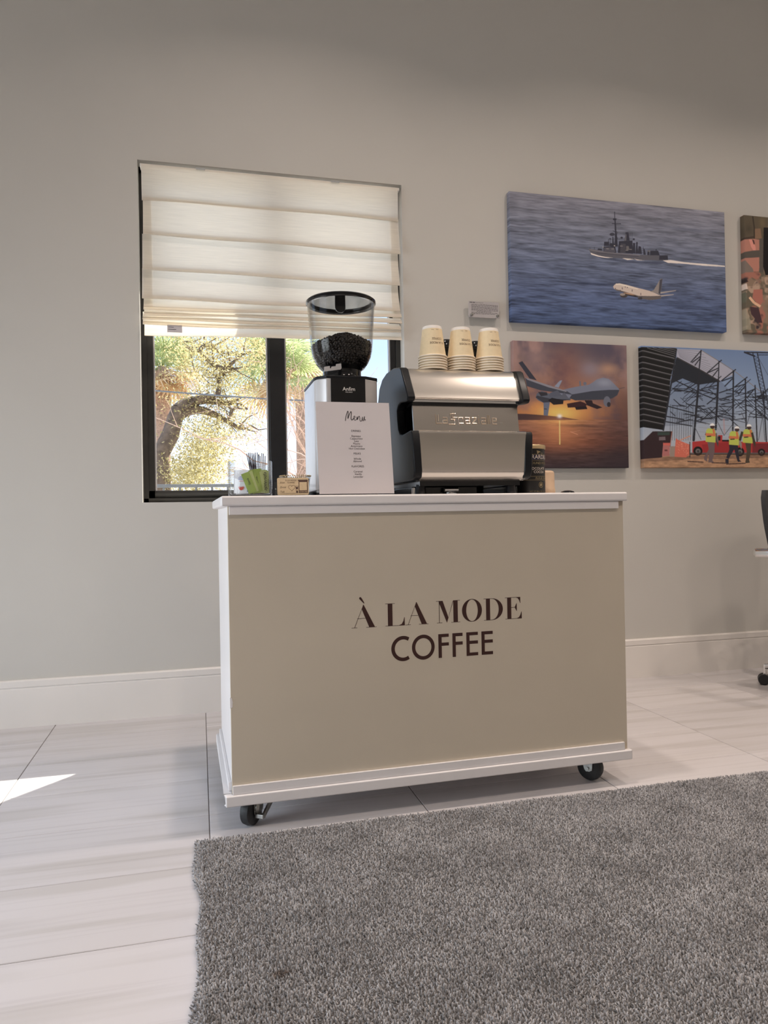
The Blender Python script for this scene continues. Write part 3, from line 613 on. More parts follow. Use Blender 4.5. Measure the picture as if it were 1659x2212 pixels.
# coffee grinder
def coffee_grinder():
    gx, gy = 0.454, 2.315
    root = thing('coffee_grinder', 'black and silver coffee grinder with clear bean hopper behind the menu sign', 'coffee grinder', (gx, gy, TZ))
    zt = 1.283-TZ; zb = 0.022
    plan = [(-0.070, -0.112), (0.052, -0.112), (0.094, -0.085), (0.100, -0.06), (0.100, 0.150), (0.080, 0.17), (-0.080, 0.17), (-0.102, 0.150), (-0.102, -0.06), (-0.097, -0.085)]
    MB().prism(plan, zb, zt-0.008, plane='xy').build('body', 'silver_paint', root, bevel=0.004, seg=3)
    MB().box(-0.058, 0.050, -0.1150, -0.108, zb+0.01, zt-0.008).build('front_panel', 'gloss_black', root, bevel=0.001)
    cp = [(a*1.012, b*1.01) for a, b in plan]
    MB().prism(cp, zt-0.0085, zt, plane='xy').build('top_cap', 'satin_black', root, bevel=0.002)
    for x in (-0.08, 0.08):
        for y in (-0.085, 0.14): MB().lathe([(0.016, 0), (0.014, 0.004), (0.012, 0.023)], c=(x, y, 0), n=16).build('foot', 'rubber', root, smooth=30)
    tm = MB()
    flat(tm, text('Anfim', 0.0165), lambda u, v: (u-0.002, -0.11525, 1.236-TZ+v))
    flat(tm, text('MILANO', 0.0042, xs=1.4), lambda u, v: (u-0.002, -0.11525, 1.2305-TZ+v))
    tag(tm.build('brand_print', 'cup_white', root), 'small white lettering Anfim Milano')
    # collar and hopper
    nk = [(0.074, 0.0), (0.074, 0.006), (0.064, 0.012), (0.0615, 0.020), (0.0615, 0.034), (0.072, 0.046), (0.076, 0.050), (0.0, 0.052)]
    MB().lathe(nk, c=(0, 0, zt), n=40).build('hopper_collar', 'gloss_black', root, smooth=35)
    hp = [(0.0710, 1.324), (0.0845, 1.343), (0.0935, 1.362), (0.0980, 1.382), (0.1005, 1.41), (0.1045, 1.47), (0.1085, 1.533)]
    prof = [(r, z-TZ) for r, z in hp]+[(r-0.0028, z-TZ) for r, z in reversed(hp)]
    h = MB().shell(prof+[prof[0]], n=56).build('hopper', 'hopper_glass', root, smooth=60)
    # lid: dark rim ring, clear plate below it, finger tab
    rp = [(0.1095, 1.531), (0.1125, 1.534), (0.1125, 1.541), (0.108, 1.545), (0.100, 1.545), (0.098, 1.541), (0.0985, 1.533)]
    lid = MB().lathe([(r, z-TZ) for r, z in rp], n=56, close=True).build('lid', 'gloss_black', root, smooth=40)
    MB().lathe([(0.0, 0), (0.0985, 0), (0.0985, 0.003), (0, 0.003)], c=(0, 0, 1.5395-TZ), n=48).build('lid_plate', 'gloss_black', lid, smooth=30)
    MB().prism(arc(-0.012, 1.510-TZ, 0.0165, 180, 360, 14)+[(0.0045, 1.541-TZ), (-0.0285, 1.541-TZ)], -0.052, -0.047, plane='xz').build('finger_tab', 'gloss_black', lid, bevel=0.001)
    # bean gate plate
    MB().prism([(-0.072, 1.300-TZ), (-0.020, 1.308-TZ), (-0.017, 1.312-TZ), (-0.018, 1.327-TZ), (-0.034, 1.3245-TZ), (-0.035, 1.318-TZ), (-0.049, 1.316-TZ), (-0.050, 1.311-TZ), (-0.053, 1.310-TZ), (-0.054, 1.318-TZ), (-0.071, 1.315-TZ)], -0.0800, -0.0775, plane='xz').build('gate_plate', 'silver_paint', root)
    # roasted beans inside the hopper
    bm_ = MB(); rb = random.Random(3)
    def rin(z): return float(np.interp(z, [p[1] for p in hp], [p[0] for p in hp]))-0.0062
    def surf(x, y): r = math.hypot(x-0.004, y)/0.1; return 1.440-0.040*min(1.0, r)**1.5+0.003*math.sin(31*x)*math.cos(27*y)
    pts = []
    for ring_i in range(11):                                  # against the wall of the hopper
        z = 1.334+ring_i*0.0066; r = rin(z); n = int(2*math.pi*r/0.0092)
        for k in range(n): pts.append((r, 2*math.pi*(k+0.5*(ring_i % 2)+rb.uniform(-.2, .2))/n, z+rb.uniform(-.002, .002)))
    beans = [(r*math.cos(a), r*math.sin(a), z) for r, a, z in pts if z < surf(r*math.cos(a), r*math.sin(a))-0.001]
    k = 0
    while k < 620:
        x, y = rb.uniform(-0.095, 0.095), rb.uniform(-0.095, 0.095)
        if math.hypot(x, y) > 0.093: continue
        beans.append((x, y, surf(x, y)-rb.uniform(0, 0.006))); k += 1
    for x, y, z in beans:
        rot = Matrix.Rotation(rb.uniform(0, 6.28), 3, 'Z') @ Matrix.Rotation(rb.uniform(-1.2, 1.2), 3, 'Y') @ Matrix.Rotation(rb.uniform(0, 3), 3, 'X')
        bm_.sphere((x, y, z-TZ), 0.0050, 8, 5, (1.12, 0.85, 0.62), rot)
    core = [(r-0.013, z-TZ) for r, z in hp[:4]]+[(0.086, 1.392-TZ), (0.05, 1.415-TZ), (0.0, 1.430-TZ)]
    bm_.lathe(core, n=30)
    b = bm_.build('coffee_beans', 'bean', None, smooth=60); b.location = (gx, gy, TZ)
    tag(b, 'dark roasted coffee beans heaped inside the clear grinder hopper', 'coffee beans', kind='stuff')
coffee_grinder()

# menu sign: sheet of paper in a clear slanted holder
def menu_sign():
    bl, wd, ht = (0.3375, 2.090), 0.2235, 0.2790
    root = thing('menu_sign', 'white printed drinks menu sheet in a clear slanted holder before the grinder', 'menu', (bl[0], bl[1], TZ))
    lean = math.atan2(0.045, 0.276); c_, s_ = math.cos(lean), math.sin(lean)
    def P(u, v, o=0.0): return (u, v*s_-o*c_, 0.004+v*c_+o*s_)     # u across, v up the sheet, o towards the viewer
    def slab(u0, u1, v0, v1, o0, o1):
        q = [P(u0, v0, o0), P(u1, v0, o0), P(u1, v0, o1), P(u0, v0, o1), P(u0, v1, o0), P(u1, v1, o0), P(u1, v1, o1), P(u0, v1, o1)]
        return MB().add(q, [(3,2,1,0),(4,5,6,7),(0,1,5,4),(1,2,6,5),(2,3,7,6),(3,0,4,7)])
    slab(-0.002, wd+0.002, 0.0, ht+0.003, -0.0045, -0.0025).build('holder_back', 'acrylic', root)
    MB().box(-0.002, wd+0.002, -0.004, 0.075, 0.0, 0.0025).build('holder_foot', 'acrylic', root)
    sh = slab(0.0, wd, 0.001, ht, -0.0008, 0.0).build('sheet', 'paper', root)
    tx = MB()
    rows = [('DRINKS', 923, 1), ('Espresso', 934.5, 0), ('Cappuchino', 940, 0), ('Late', 945.6, 0), ('Mocha', 951.2, 0), ('Americano', 956.7, 0), ('Hot Chocolate', 962.2, 0), ('MILKS', 973.2, 1),
            ('Whole', 984.7, 0), ('Almond', 990.2, 0), ('FLAVORES', 1001.5, 1), ('Caramel', 1012.8, 0), ('Vanilla', 1018.4, 0), ('Levander', 1024, 0)]
    for s, y, hd in rows:
        v = ht*(1-(y+2.2-859)/203.0); uo = 0.117
        flat(tx, text(s, 0.0083 if hd else 0.0080, bold=0.00022), lambda u, w: P(uo+u, v+w, 0.0004))
    # brush-script heading drawn with a pen
    def pen(pts, w):
        flat(tx, stroke([(p[0], p[1]) for p in pts], w), lambda a, b: P(0.0865+(a-465)*0.000292, ht*0.845-(b-1297)*0.000292, 0.0004))
    M_ = [(466, 1345), (474, 1300), (486, 1262), (497, 1240), (500, 1258), (494, 1300), (493, 1330), (503, 1295), (520, 1258), (530, 1245), (533, 1262), (528, 1300), (526, 1330), (534, 1340), (548, 1325)]
    e_ = [(548, 1325), (562, 1318), (570, 1303), (562, 1292), (553, 1305), (554, 1328), (566, 1340), (584, 1328)]
    n_ = [(584, 1328), (592, 1290), (590, 1342), (600, 1308), (612, 1292), (618, 1310), (616, 1342), (628, 1352), (640, 1330)]
    u_ = [(640, 1330), (647, 1295), (644, 1330), (650, 1348), (660, 1325), (668, 1290), (664, 1325), (668, 1340), (677, 1330)]
    def smooth_(p):
        q = np.array(p, float)
        for _ in range(3):
            a = q[:-1]*0.75+q[1:]*0.25; b = q[:-1]*0.25+q[1:]*0.75; r = np.empty((2*len(a), 2)); r[0::2] = a; r[1::2] = b; q = np.vstack([q[:1], r, q[-1:]])
        return [tuple(x) for x in q]
    for g_, w_ in ((M_, 6.5), (e_, 5), (n_, 5.5), (u_, 5.5)): pen(smooth_(g_), w_)
    tag(tx.build('print', 'ink', sh), 'black menu lettering with a brush script heading')
menu_sign()

# glass jar with sugar packets, sweetener packets and stirrers
JX, JY, JR, JH = 0.1460, 2.170, 0.0635, 0.105
jar = thing('glass_jar', 'clear round glass jar of sweetener packets at the left end of the worktop', 'jar', (JX, JY, TZ))
jp = [(0.0, 0.0), (JR-0.006, 0.0), (JR-0.001, 0.004), (JR, 0.012), (JR+0.0005, JH-0.002), (JR-0.001, JH), (JR-0.0028, JH-0.001), (JR-0.0032, 0.014), (JR-0.008, 0.0085), (0.0, 0.008)]
MB().shell(jp, n=48).build('body', 'jar_glass', jar, smooth=50)
def packet(name, label, x, y, z, w_, h_, lean_x, lean_y, rz, m_, group, prints=None):
    o_ = thing(name, label, 'packet', (x, y, z), 0, group)
    o_.rotation_euler = (lean_x, lean_y, rz)
    pts = []; nx, nz = 4, 6
    fv = []; ff = []
    for sgn in (-1, 1):
        b = len(fv)
        for j in range(nz+1):
            for i in range(nx+1):
                u, v = i/nx, j/nz; th = 0.0022*math.sin(math.pi*u)*math.sin(math.pi*min(1, max(0, (v-0.08)/0.84)))+0.0002
                fv.append((w_*(u-0.5), sgn*th, h_*v))
        for j in range(nz):
            for i in range(nx): a = b+j*(nx+1)+i; ff.append((a, a+1, a+nx+2, a+nx+1))
    MB().add(fv, ff).build('pouch', m_, o_, smooth=60)
    if prints:
        for nm, mm, vfs in prints:
            pb = MB()
            for vf in vfs: flat(pb, vf, lambda u, v: (u, -0.0028, v))
            pb.build(nm, mm, o_)
    return o_
jb = TZ+0.0095
gw = 'white sugar packets in the glass jar'
pr = [('crest_print', 'red_print', [ring(ell(0.001, 0.020, 0.008, 0.011, 190, 350, 14), ell(0.001, 0.022, 0.0045, 0.007, 190, 350, 14)), rect(-0.0012, 0.0035, 0.016, 0.019), rect(-0.006, 0.009, 0.035, 0.0362)]),
      ('text_print', 'blue_print', [rect(-0.008, 0.010, 0.040, 0.0412), rect(-0.007, 0.009, 0.044, 0.0452), rect(-0.004, 0.006, 0.048, 0.0492)]), ('edge_print', 'blue_print', [rect(0.0185, 0.0205, 0.004, 0.014)])]
packet('sugar_packet', 'white sugar packet with a red crest at the front left of the jar', JX-0.029, JY-0.032, jb+0.001, 0.042, 0.068, -0.06, 0.02, math.radians(-16), 'packet_white', gw, pr)
packet('sugar_packet', 'white sugar packet mostly hidden behind the crested one in the jar', JX-0.020, JY-0.020, jb, 0.046, 0.067, -0.08, -0.05, math.radians(-8), 'packet_white', gw)
packet('sugar_packet', 'white sugar packet lying low between the crested packet and the green ones', JX-0.008, JY-0.034, jb+0.001, 0.020, 0.050, -0.05, -0.04, math.radians(-10), 'packet_white', gw)
gg = 'green sweetener packets in the glass jar'
sv, sf = text('Splenda', 0.0175, bold=0.0003, shear=0.3); mxv = max(a for a, b in sv); mnv = min(a for a, b in sv)
sp_vf = ([(-(b-0.004), (a-mnv)*0.055/(mxv-mnv)+0.006) for a, b in sv], sf)
tv, tf = text('STEVIA', 0.0050, bold=0.0001, xs=1.5); st_vf = ([(-(b)+0.0125, a+0.030) for a, b in tv], tf)
packet('sweetener_packet', 'pale green sweetener packet reading Splenda up its side at the jar front', JX+0.0405, JY-0.030, jb+0.0015, 0.030, 0.066, -0.05, 0.03, math.radians(34), 'packet_pale', gg, [('name_print', 'ink', [sp_vf]), ('small_print', 'ink', [st_vf])])
gl = ['leaning furthest left', 'second from the left', 'third from the left', 'at the centre front', 'just left of the pale one', 'behind the centre front one', 'standing tallest in the middle', 'tucked low behind the left ones', 'at the back by the stirrers']
gp = [(0.004, -0.0500, 0.001, -0.36, -0.03, 2), (0.0095, -0.0475, 0.003, -0.30, -0.05, 3), (0.0155, -0.0450, 0.000, -0.23, -0.04, 0), (0.0215, -0.0425, 0.004, -0.17, -0.04, 6), (0.0275, -0.0400, 0.001, -0.10, -0.05, 8),
      (0.015, -0.026, 0.009, -0.20, -0.06, 4), (0.026, -0.024, 0.011, -0.10, -0.05, 10), (0.008, -0.030, 0.004, -0.34, -0.04, 2), (0.036, -0.018, 0.008, 0.03, -0.04, 14)]
bv, bf = text('Stevia', 0.0085, shear=0.2); bar = [([(-b_+0.003, a_+0.034) for a_, b_ in bv], bf)]
for q, (dx, dy, dz, ly_, lx_, rz_) in enumerate(gp):
    packet('sweetener_packet', 'green sweetener packet %s in the jar' % gl[q], JX+dx, JY+dy, jb+0.001+dz, 0.024, 0.061, lx_, ly_, math.radians(rz_), ('packet_green', 'packet_pale')[q % 3 == 1], gg, [('print', 'ink', bar)])
for q in range(8):                                            # thin dark stirrer straws leaning left
    t = q/7.0; x0, y0 = JX+0.014+0.012*t, JY+0.006+0.004*(q % 2); tx_ = JX-0.008+0.036*t
    o_ = tag(MB().tube([(0, 0, 0), (tx_-x0, 0.004, 0.117+0.004*math.sin(q*2.3))], 0.0013, 6).build('stirrer_straw', 'straw_black'), 'thin dark stirrer straw in the jar, %s from the left' % ('first', 'second', 'third', 'fourth', 'fifth', 'sixth', 'seventh', 'eighth')[q], 'stirrer', 'dark stirrer straws in the jar')
    o_.location = (x0, y0, jb+0.002)
for q in range(10):                                           # brown wooden stirrers in two bunches
    b_ = q // 5; kx = q % 5; x0 = JX+(0.009 if b_ == 0 else 0.032)+kx*0.0026; y0 = JY+0.024+0.003*(kx % 2)
    hh = 0.119+0.005*math.sin(q*1.9)
    o_ = tag(MB().box(-0.0011, 0.0011, -0.0007, 0.0007, 0, hh).xf(Matrix.Rotation(0.02*(kx-2)+(-0.05 if b_ == 0 else 0.0), 4, 'Y')).build('wooden_stirrer', 'stirrer_brown'),
        'brown wooden stirrer, %s of the %s bunch in the jar' % (('first', 'second', 'third', 'fourth', 'fifth')[kx], ('left', 'right')[b_]), 'stirrer', 'brown wooden stirrers in the jar')
    o_.location = (x0, y0, jb)

# business card holder
KX, KY = 0.2620, 2.100
kh = thing('card_holder', 'clear acrylic business card holder between the glass jar and the menu sign', 'card holder', (KX, KY, TZ), math.radians(-2))
MB().box(-0.050, 0.050, -0.014, 0.020, 0, 0.003).build('base', 'acrylic', kh); MB().box(-0.050, 0.050, 0.012, 0.015, 0.003, 0.040).build('back', 'acrylic', kh)
MB().box(-0.050, 0.050, -0.014, -0.012, 0.003, 0.012).build('front_lip', 'acrylic', kh); MB().box(-0.0505, -0.048, -0.014, 0.015, 0.003, 0.022).build('end_post', 'acrylic', kh)
def card(label, dy, printed):
    c = thing('business_card', label, 'card', (KX, KY+dy, TZ+0.0032), math.radians(-2), 'kraft business cards in the holder'); c.rotation_euler = (-0.10, 0, math.radians(-2))
    pl = arc(-0.0405, 0.004, 0.004, 180, 270, 4)+arc(0.0405, 0.004, 0.004, 270, 360, 4)+arc(0.0405, 0.046, 0.004, 0, 90, 4)+arc(-0.0405, 0.046, 0.004, 90, 180, 4)
    MB().prism(pl, -0.0003, 0.0003, plane='xz').build('stock', 'kraft', c)
    if printed:
        F = lambda u, v: (u, -0.0005, v)
        k = MB(); 
        for s, z in (('À LA MODE', 0.0400), ('COFFEE', 0.0335)): flat(k, text(s, 0.0062, bold=0.0001), lambda u, v, z=z: (u-0.006, -0.0005, z+v))
        for s, z in (('Scan', 0.0335), ('Drink', 0.0200), ('Talk', 0.0070)): flat(k, text(s, 0.0075, align='LEFT', shear=0.35), lambda u, v, z=z: (u-0.038, -0.0005, z+v))
        hb = [(0.0095*0.0625*16*math.sin(t)**3, 0.0095*0.0625*(13*math.cos(t)-5*math.cos(2*t)-2*math.cos(3*t)-math.cos(4*t))) for t in np.linspace(0, 2*math.pi, 40)]
        flat(k, stroke(hb, 0.0008), lambda u, v: (u-0.004, -0.0005, v+0.021))
        flat(k, rect(-0.037, 0.006, 0.0045, 0.005), F); flat(k, stroke([(0.0065, 0.026), (0.015, 0.026), (0.015, 0.023), (0.0065, 0.023), (0.0065, 0.026)], 0.0006), F)
        k.build('print', 'kraft_brown', c)
        q = MB(); flat(q, rect(0.0160, 0.0420, 0.0055, 0.0400), F); flat(q, rect(0.0145, 0.0425, 0.0400, 0.0440), F); flat(q, poly((0.007, 0.023), (0.0145, 0.023), (0.0135, 0.0055), (0.0085, 0.0055)), F)
        q.build('cup_icon', 'kraft_brown', c)
        b = MB(); flat(b, rect(0.0180, 0.0395, 0.0130, 0.0370), lambda u, v: (u, -0.0007, v)); flat(b, rect(0.0085, 0.0135, 0.0125, 0.0165), lambda u, v: (u, -0.0007, v)); flat(b, text('SCAN ME', 0.0052, bold=0.0001), lambda u, v: (u+0.029, -0.0007, v+0.0070)); b.build('blank_square', 'kraft', c)
    return c
card('kraft business card with brown print and a drawn heart, front of the holder', -0.008, True)
for q in range(5): card('plain kraft business card, %s behind the front one' % ('first', 'second', 'third', 'fourth', 'fifth')[q], -0.0060+q*0.0016, False)
# ribbed glass bowl behind the cards
bw = thing('glass_bowl', 'small ribbed glass bowl of dark contents behind the card holder', 'bowl', (0.282, 2.200, TZ))
prof = [(0.030, 0.0), (0.040, 0.020), (0.0465, 0.058), (0.047, 0.063), (0.044, 0.063), (0.038, 0.022), (0.0, 0.006)]
MB().lathe(prof, n=40).build('body', 'jar_glass', bw, smooth=50)
rm = MB()
for k in range(44):
    a = 2*math.pi*k/44; rm.sphere((0.0463*math.cos(a), 0.0463*math.sin(a), 0.0632), 0.0021, 6, 4)
rm.build('beaded_rim', 'gold', bw, smooth=60)
MB().lathe([(0.0, 0.02), (0.037, 0.024), (0.0435, 0.054), (0.030, 0.0575), (0.0, 0.0585)], n=30).build('contents', 'gloss_black', bw, smooth=40)

# cocoa tin, peach canister and a low black lid at the right
tx_, ty_ = 1.098, 2.315
tin = thing('cocoa_tin', 'black and gold cocoa powder tin half hidden behind the espresso machine', 'tin', (tx_, ty_, TZ))
MB().lathe([(0.058, 0.0), (0.0595, 0.002), (0.0595, 0.006), (0.0582, 0.008), (0.0582, 0.160), (0.0, 0.161)], n=48).build('can', 'tin_label', tin, smooth=35)
MB().lathe([(0.0605, 0.156), (0.061, 0.158), (0.061, 0.166), (0.059, 0.170), (0.0, 0.1705)], n=48).build('lid', 'gold', tin, smooth=35)
def wrapc(u, v, a0, r=0.0585): a = a0+u/r; return (r*math.cos(a), r*math.sin(a), v)
def txt_on(sn, size, z, mname, nm, a0=-72, bold=0.0002, r=0.0588, xs=1.0, shear=0.0):
    k = MB(); flat(k, text(sn, size, bold=bold, xs=xs, shear=shear), lambda u, v: wrapc(u, z+v, math.radians(a0), r)); return k.build(nm, mname, tin)
nb = MB(); n = 20
nb.add([wrapc(0.0585*math.radians(-70+140*i/n), z, math.radians(-72), 0.0585) for z in (0.118, 0.1355) for i in range(n+1)], [(i, i+1, n+2+i, n+1+i) for i in range(n)]); nb.build('name_band', 'tin_navy', tin)
txt_on('GHIRARDELLI', 0.0195, 0.1215, 'tin_print', 'print', -78)
txt_on('GROUND POWDER', 0.0110, 0.1035, 'tin_gold_print', 'print', -66, xs=1.15); txt_on('CHOCOLATE', 0.0120, 0.0850, 'tin_print', 'print', -84); txt_on('COCOA', 0.0120, 0.0735, 'tin_print', 'print', -74)
txt_on('Rich & Creamy', 0.0105, 0.0530, 'tin_gold_print', 'print', -60, shear=0.4); txt_on('NET WT 48oz (3lb) 1.36kg', 0.0060, 0.010, 'tin_gold_print', 'print', -78)
ln = MB()
for z in (0.1165, 0.1360, 0.0620, 0.0495):
    ln.add([wrapc(0.0587*math.radians(-70+140*i/n), zz, math.radians(-72), 0.0587) for zz in (z, z+0.0010) for i in range(n+1)], [(i, i+1, n+2+i, n+1+i) for i in range(n)]); ln.build('gold_line', 'tin_gold_print', tin); ln = MB()
flat(ln, ring(ell(0, 0.034, 0.010, 0.010, 0, 360, 24), ell(0, 0.034, 0.0085, 0.0085, 0, 360, 24)), lambda u, v: wrapc(u, v, math.radians(-68), 0.0587))
flat(ln, poly((-0.005, 0.030), (0.0, 0.028), (0.006, 0.034), (0.002, 0.040), (-0.005, 0.037)), lambda u, v: wrapc(u, v, math.radians(-68), 0.0587))
ln.build('seal_print', 'tin_gold_print', tin); ln = MB()
flat(ln, poly((-0.018, 0.150), (-0.006, 0.147), (0.010, 0.141), (0.004, 0.1385), (-0.016, 0.1385)), lambda u, v: wrapc(u, v, math.radians(-66), 0.0587))
ln.build('ornament_print', 'tin_gold_print', tin)
pc = thing('plastic_canister', 'peach coloured rounded canister just right of the cocoa tin', 'canister', (1.197, 2.40, TZ))
MB().lathe([(0.0425, 0.0), (0.0430, 0.0015), (0.0420, 0.026), (0.0405, 0.028), (0.0398, 0.080), (0.0370, 0.0865), (0.031, 0.089), (0.0, 0.0895)], n=40).build('body', 'peach_plastic', pc, smooth=50)
MB().lathe([(0.0432, 0.0), (0.0436, 0.002), (0.0432, 0.0045)], n=40).build('foot_ring', 'peach_plastic', pc, smooth=50)
bl_ = thing('black_dome', 'low black domed tamper lying at the right end of the worktop', 'item', (1.250, 2.32, TZ))  # unidentified low black dome, taken for a lid
MB().lathe([(0.027, 0.0), (0.0285, 0.002), (0.027, 0.006), (0.021, 0.0125), (0.010, 0.0155), (0.0, 0.016)], n=30).build('dome', 'gloss_black', bl_, smooth=50)
MB().lathe([(0.0285, 0.0), (0.0295, 0.0015), (0.0285, 0.003)], n=30).build('rim', 'black_plastic', bl_, smooth=50)

# ---------------------------------------------------------------- rug
def rug():
    root = thing('area_rug', 'grey cut pile area rug on the tiled floor in front of the cart', 'rug', (0, 0, 0))
    RX0, RX1, RY0, RY1 = -0.020, 3.2, -0.2, 1.978
    MB().box(RX0+0.016, RX1, RY0, RY1-0.006, 0.0004, 0.0085).build('backing', 'rug_backing', root, bevel=0.002)
    sp_ = 0.0040
    xs = np.arange(RX0+0.002, 2.75, sp_); ys = np.arange(0.62, RY1-0.001, sp_)
    gx, gy = np.meshgrid(xs, ys); gx = gx.ravel(); gy = gy.ravel()
    keep = gx < 0.45+1.12*gy; gx = gx[keep]; gy = gy[keep]; n = len(gx)
    gx = gx+rng.uniform(-0.0018, 0.0018, n); gy = gy+rng.uniform(-0.0018, 0.0018, n)
    # wavy cut edge on the left
    wav = 0.006*np.sin(gy*9.0)+0.004*np.sin(gy*23+1); gx = gx+np.where(gx < 0.05, wav*(0.05-gx)/0.07, 0)
    h = 0.0125+rng.uniform(-0.0022, 0.0022, n)+0.0010*np.sin(gx*13+2*np.sin(gy*7))
    edge = np.minimum(np.minimum(gx-RX0, RY1-gy), 0.012)/0.012; h = h*(0.78+0.22*np.sqrt(np.clip(edge, 0, 1)))
    lean = rng.uniform(0, 2*np.pi, n); la = rng.uniform(0.0005, 0.0030, n)
    out = np.clip(1-edge, 0, 1)
    lx = la*np.cos(lean)-0.004*out*(gx-RX0 < 0.014); lyv = la*np.sin(lean)+0.003*out*(RY1-gy < 0.014)
    r = rng.uniform(0.0017, 0.0026, n); rot = rng.uniform(0, 2*np.pi, n)
    V = np.empty((n, 6, 3), np.float32)
    for k in range(3):
        a = rot+k*2*np.pi/3; c, s = np.cos(a), np.sin(a)
        V[:, k, 0] = gx+r*c; V[:, k, 1] = gy+r*s; V[:, k, 2] = 0.0075
        V[:, 3+k, 0] = gx+lx+0.80*r*c; V[:, 3+k, 1] = gy+lyv+0.80*r*s; V[:, 3+k, 2] = h+0.0009*np.cos(a-lean)
    F = np.array([[0, 1, 4], [0, 4, 3], [1, 2, 5], [1, 5, 4], [2, 0, 3], [2, 3, 5], [3, 4, 5]])
    idx = (np.arange(n)[:, None, None]*6+F[None]).reshape(-1).astype(np.int32)
    me = bpy.data.meshes.new('pile'); me.vertices.add(n*6); me.vertices.foreach_set('co', V.reshape(-1))
    nf = n*7; me.loops.add(nf*3); me.loops.foreach_set('vertex_index', idx); me.polygons.add(nf)
    me.polygons.foreach_set('loop_start', np.arange(0, nf*3, 3, dtype=np.int32)); me.update(calc_edges=True)
    me.materials.append(MATS['rug_pile']); o = bpy.data.objects.new('pile', me); col.objects.link(o); o.parent = root; tag(o, kind='stuff')
    # the pile beyond what shows in the picture, in coarser tufts
    c2 = MB(); rr = random.Random(5)
    yy = RY0+0.01
    while yy < 0.62:
        xx = RX0+0.008
        while xx < RX1-0.01:
            x_, y_ = xx+rr.uniform(-.004, .004), yy+rr.uniform(-.004, .004)
            c2.add([(x_-0.007, y_-0.005, 0.004), (x_+0.007, y_-0.005, 0.004), (x_, y_+0.007, 0.004), (x_, y_, 0.013)], [(0, 1, 3), (1, 2, 3), (2, 0, 3)])
            xx += 0.013
        yy += 0.013
    me2 = bpy.data.meshes.new('coarse_pile'); me2.from_pydata(c2.v, [], c2.f); me2.materials.append(MATS['rug_pile'])
    o2 = bpy.data.objects.new('coarse_pile', me2); col.objects.link(o2); o2.parent = root; tag(o2, kind='stuff')
rug()

# ---------------------------------------------------------------- wall placard
pl = thing('wall_placard', 'small white text placard on metal standoffs beside the seascape canvas', 'placard', (1.270, WY, 1.796))
PW_, PH_ = 0.156, 0.077
MB().box(0, PW_, -0.026, -0.022, 0, PH_).build('plate', 'paper', pl, bevel=0.0006)
MB().box(0, PW_, -0.0295, -0.0265, 0, PH_).build('cover', 'acrylic', pl)
for x in (0.013, PW_-0.009):
    MB().lathe([(0.0065, 0), (0.0065, 0.032), (0.005, 0.0335), (0, 0.0338)], n=20).xf(Matrix.Translation((x, 0, 0.012)) @ Matrix.Rotation(math.pi/2, 4, 'X')).build('standoff', 'zinc', pl, smooth=40)
k = MB(); rr = random.Random(2)
flat(k, text('Project Management', 0.0064, align='LEFT', bold=0.00025), lambda u, v: (0.035+u*0.75, -0.0262, 0.0695+v))
for a, b in ((0.0045, 0.019), (0.0205, 0.0325)): k.box(a, b, -0.0262, -0.0261, 0.0700, 0.0732)
for j in range(9):
    x = 0.013 if j not in (6, 8) else (0.04 if j == 6 else 0.024); xe = 0.150 if j not in (6, 8) else (0.118 if j == 6 else 0.135); z = 0.0610-j*0.0055
    while x < xe:
        l = rr.uniform(0.004, 0.014); k.box(x, min(x+l, xe), -0.0262, -0.0261, z, z+0.0018); x += l+0.0022
k.build('print', 'ink', pl)

# ---------------------------------------------------------------- canvas prints (flat printed pictures, colour stored per vertex)
def print_material(name):
    ma = bpy.data.materials.new(name); ma.use_nodes = True; n = ma.node_tree.nodes; L = ma.node_tree.links
    p = n['Principled BSDF']; p.inputs['Roughness'].default_value = 0.62; p.inputs['Specular IOR Level'].default_value = 0.25
    a = n.new('ShaderNodeVertexColor'); a.layer_name = 'print'; L.new(a.outputs[0], p.inputs['Base Color'])
    t = n.new('ShaderNodeTexCoord'); nz = n.new('ShaderNodeTexNoise'); nz.inputs['Scale'].default_value = 700; L.new(t.outputs['Object'], nz.inputs[0])
    b = n.new('ShaderNodeBump'); b.inputs['Strength'].default_value = 0.08; b.inputs['Distance'].default_value = 0.001; L.new(nz.outputs[0], b.inputs['Height']); L.new(b.outputs[0], p.inputs['Normal'])
    MATS[name] = ma
print_material('canvas_print')
CY = 3.286                                                    # front face of the stretched canvases
def vnoise(h, w, fy, fx, seed):
    r = np.random.default_rng(seed); gh, gw_ = int(fy)+3, int(fx)+3; g_ = r.random((gh, gw_))
    y = np.linspace(0, fy, h)[:, None]; x = np.linspace(0, fx, w)[None, :]
    y0 = np.floor(y).astype(int); x0 = np.floor(x).astype(int); ty = y-y0; tx = x-x0; ty = ty*ty*(3-2*ty); tx = tx*tx*(3-2*tx)
    return (g_[y0, x0]*(1-ty)*(1-tx)+g_[y0+1, x0]*ty*(1-tx)+g_[y0, x0+1]*(1-ty)*tx+g_[y0+1, x0+1]*ty*tx)
def fbm(h, w, fy, fx, seed, o=4):
    s = np.zeros((h, w)); a = 0.5; t = 0
    for k in range(o): s += a*vnoise(h, w, fy*2**k, fx*2**k, seed+k); t += a; a *= 0.55
    return s/t
GAIN = 1.7
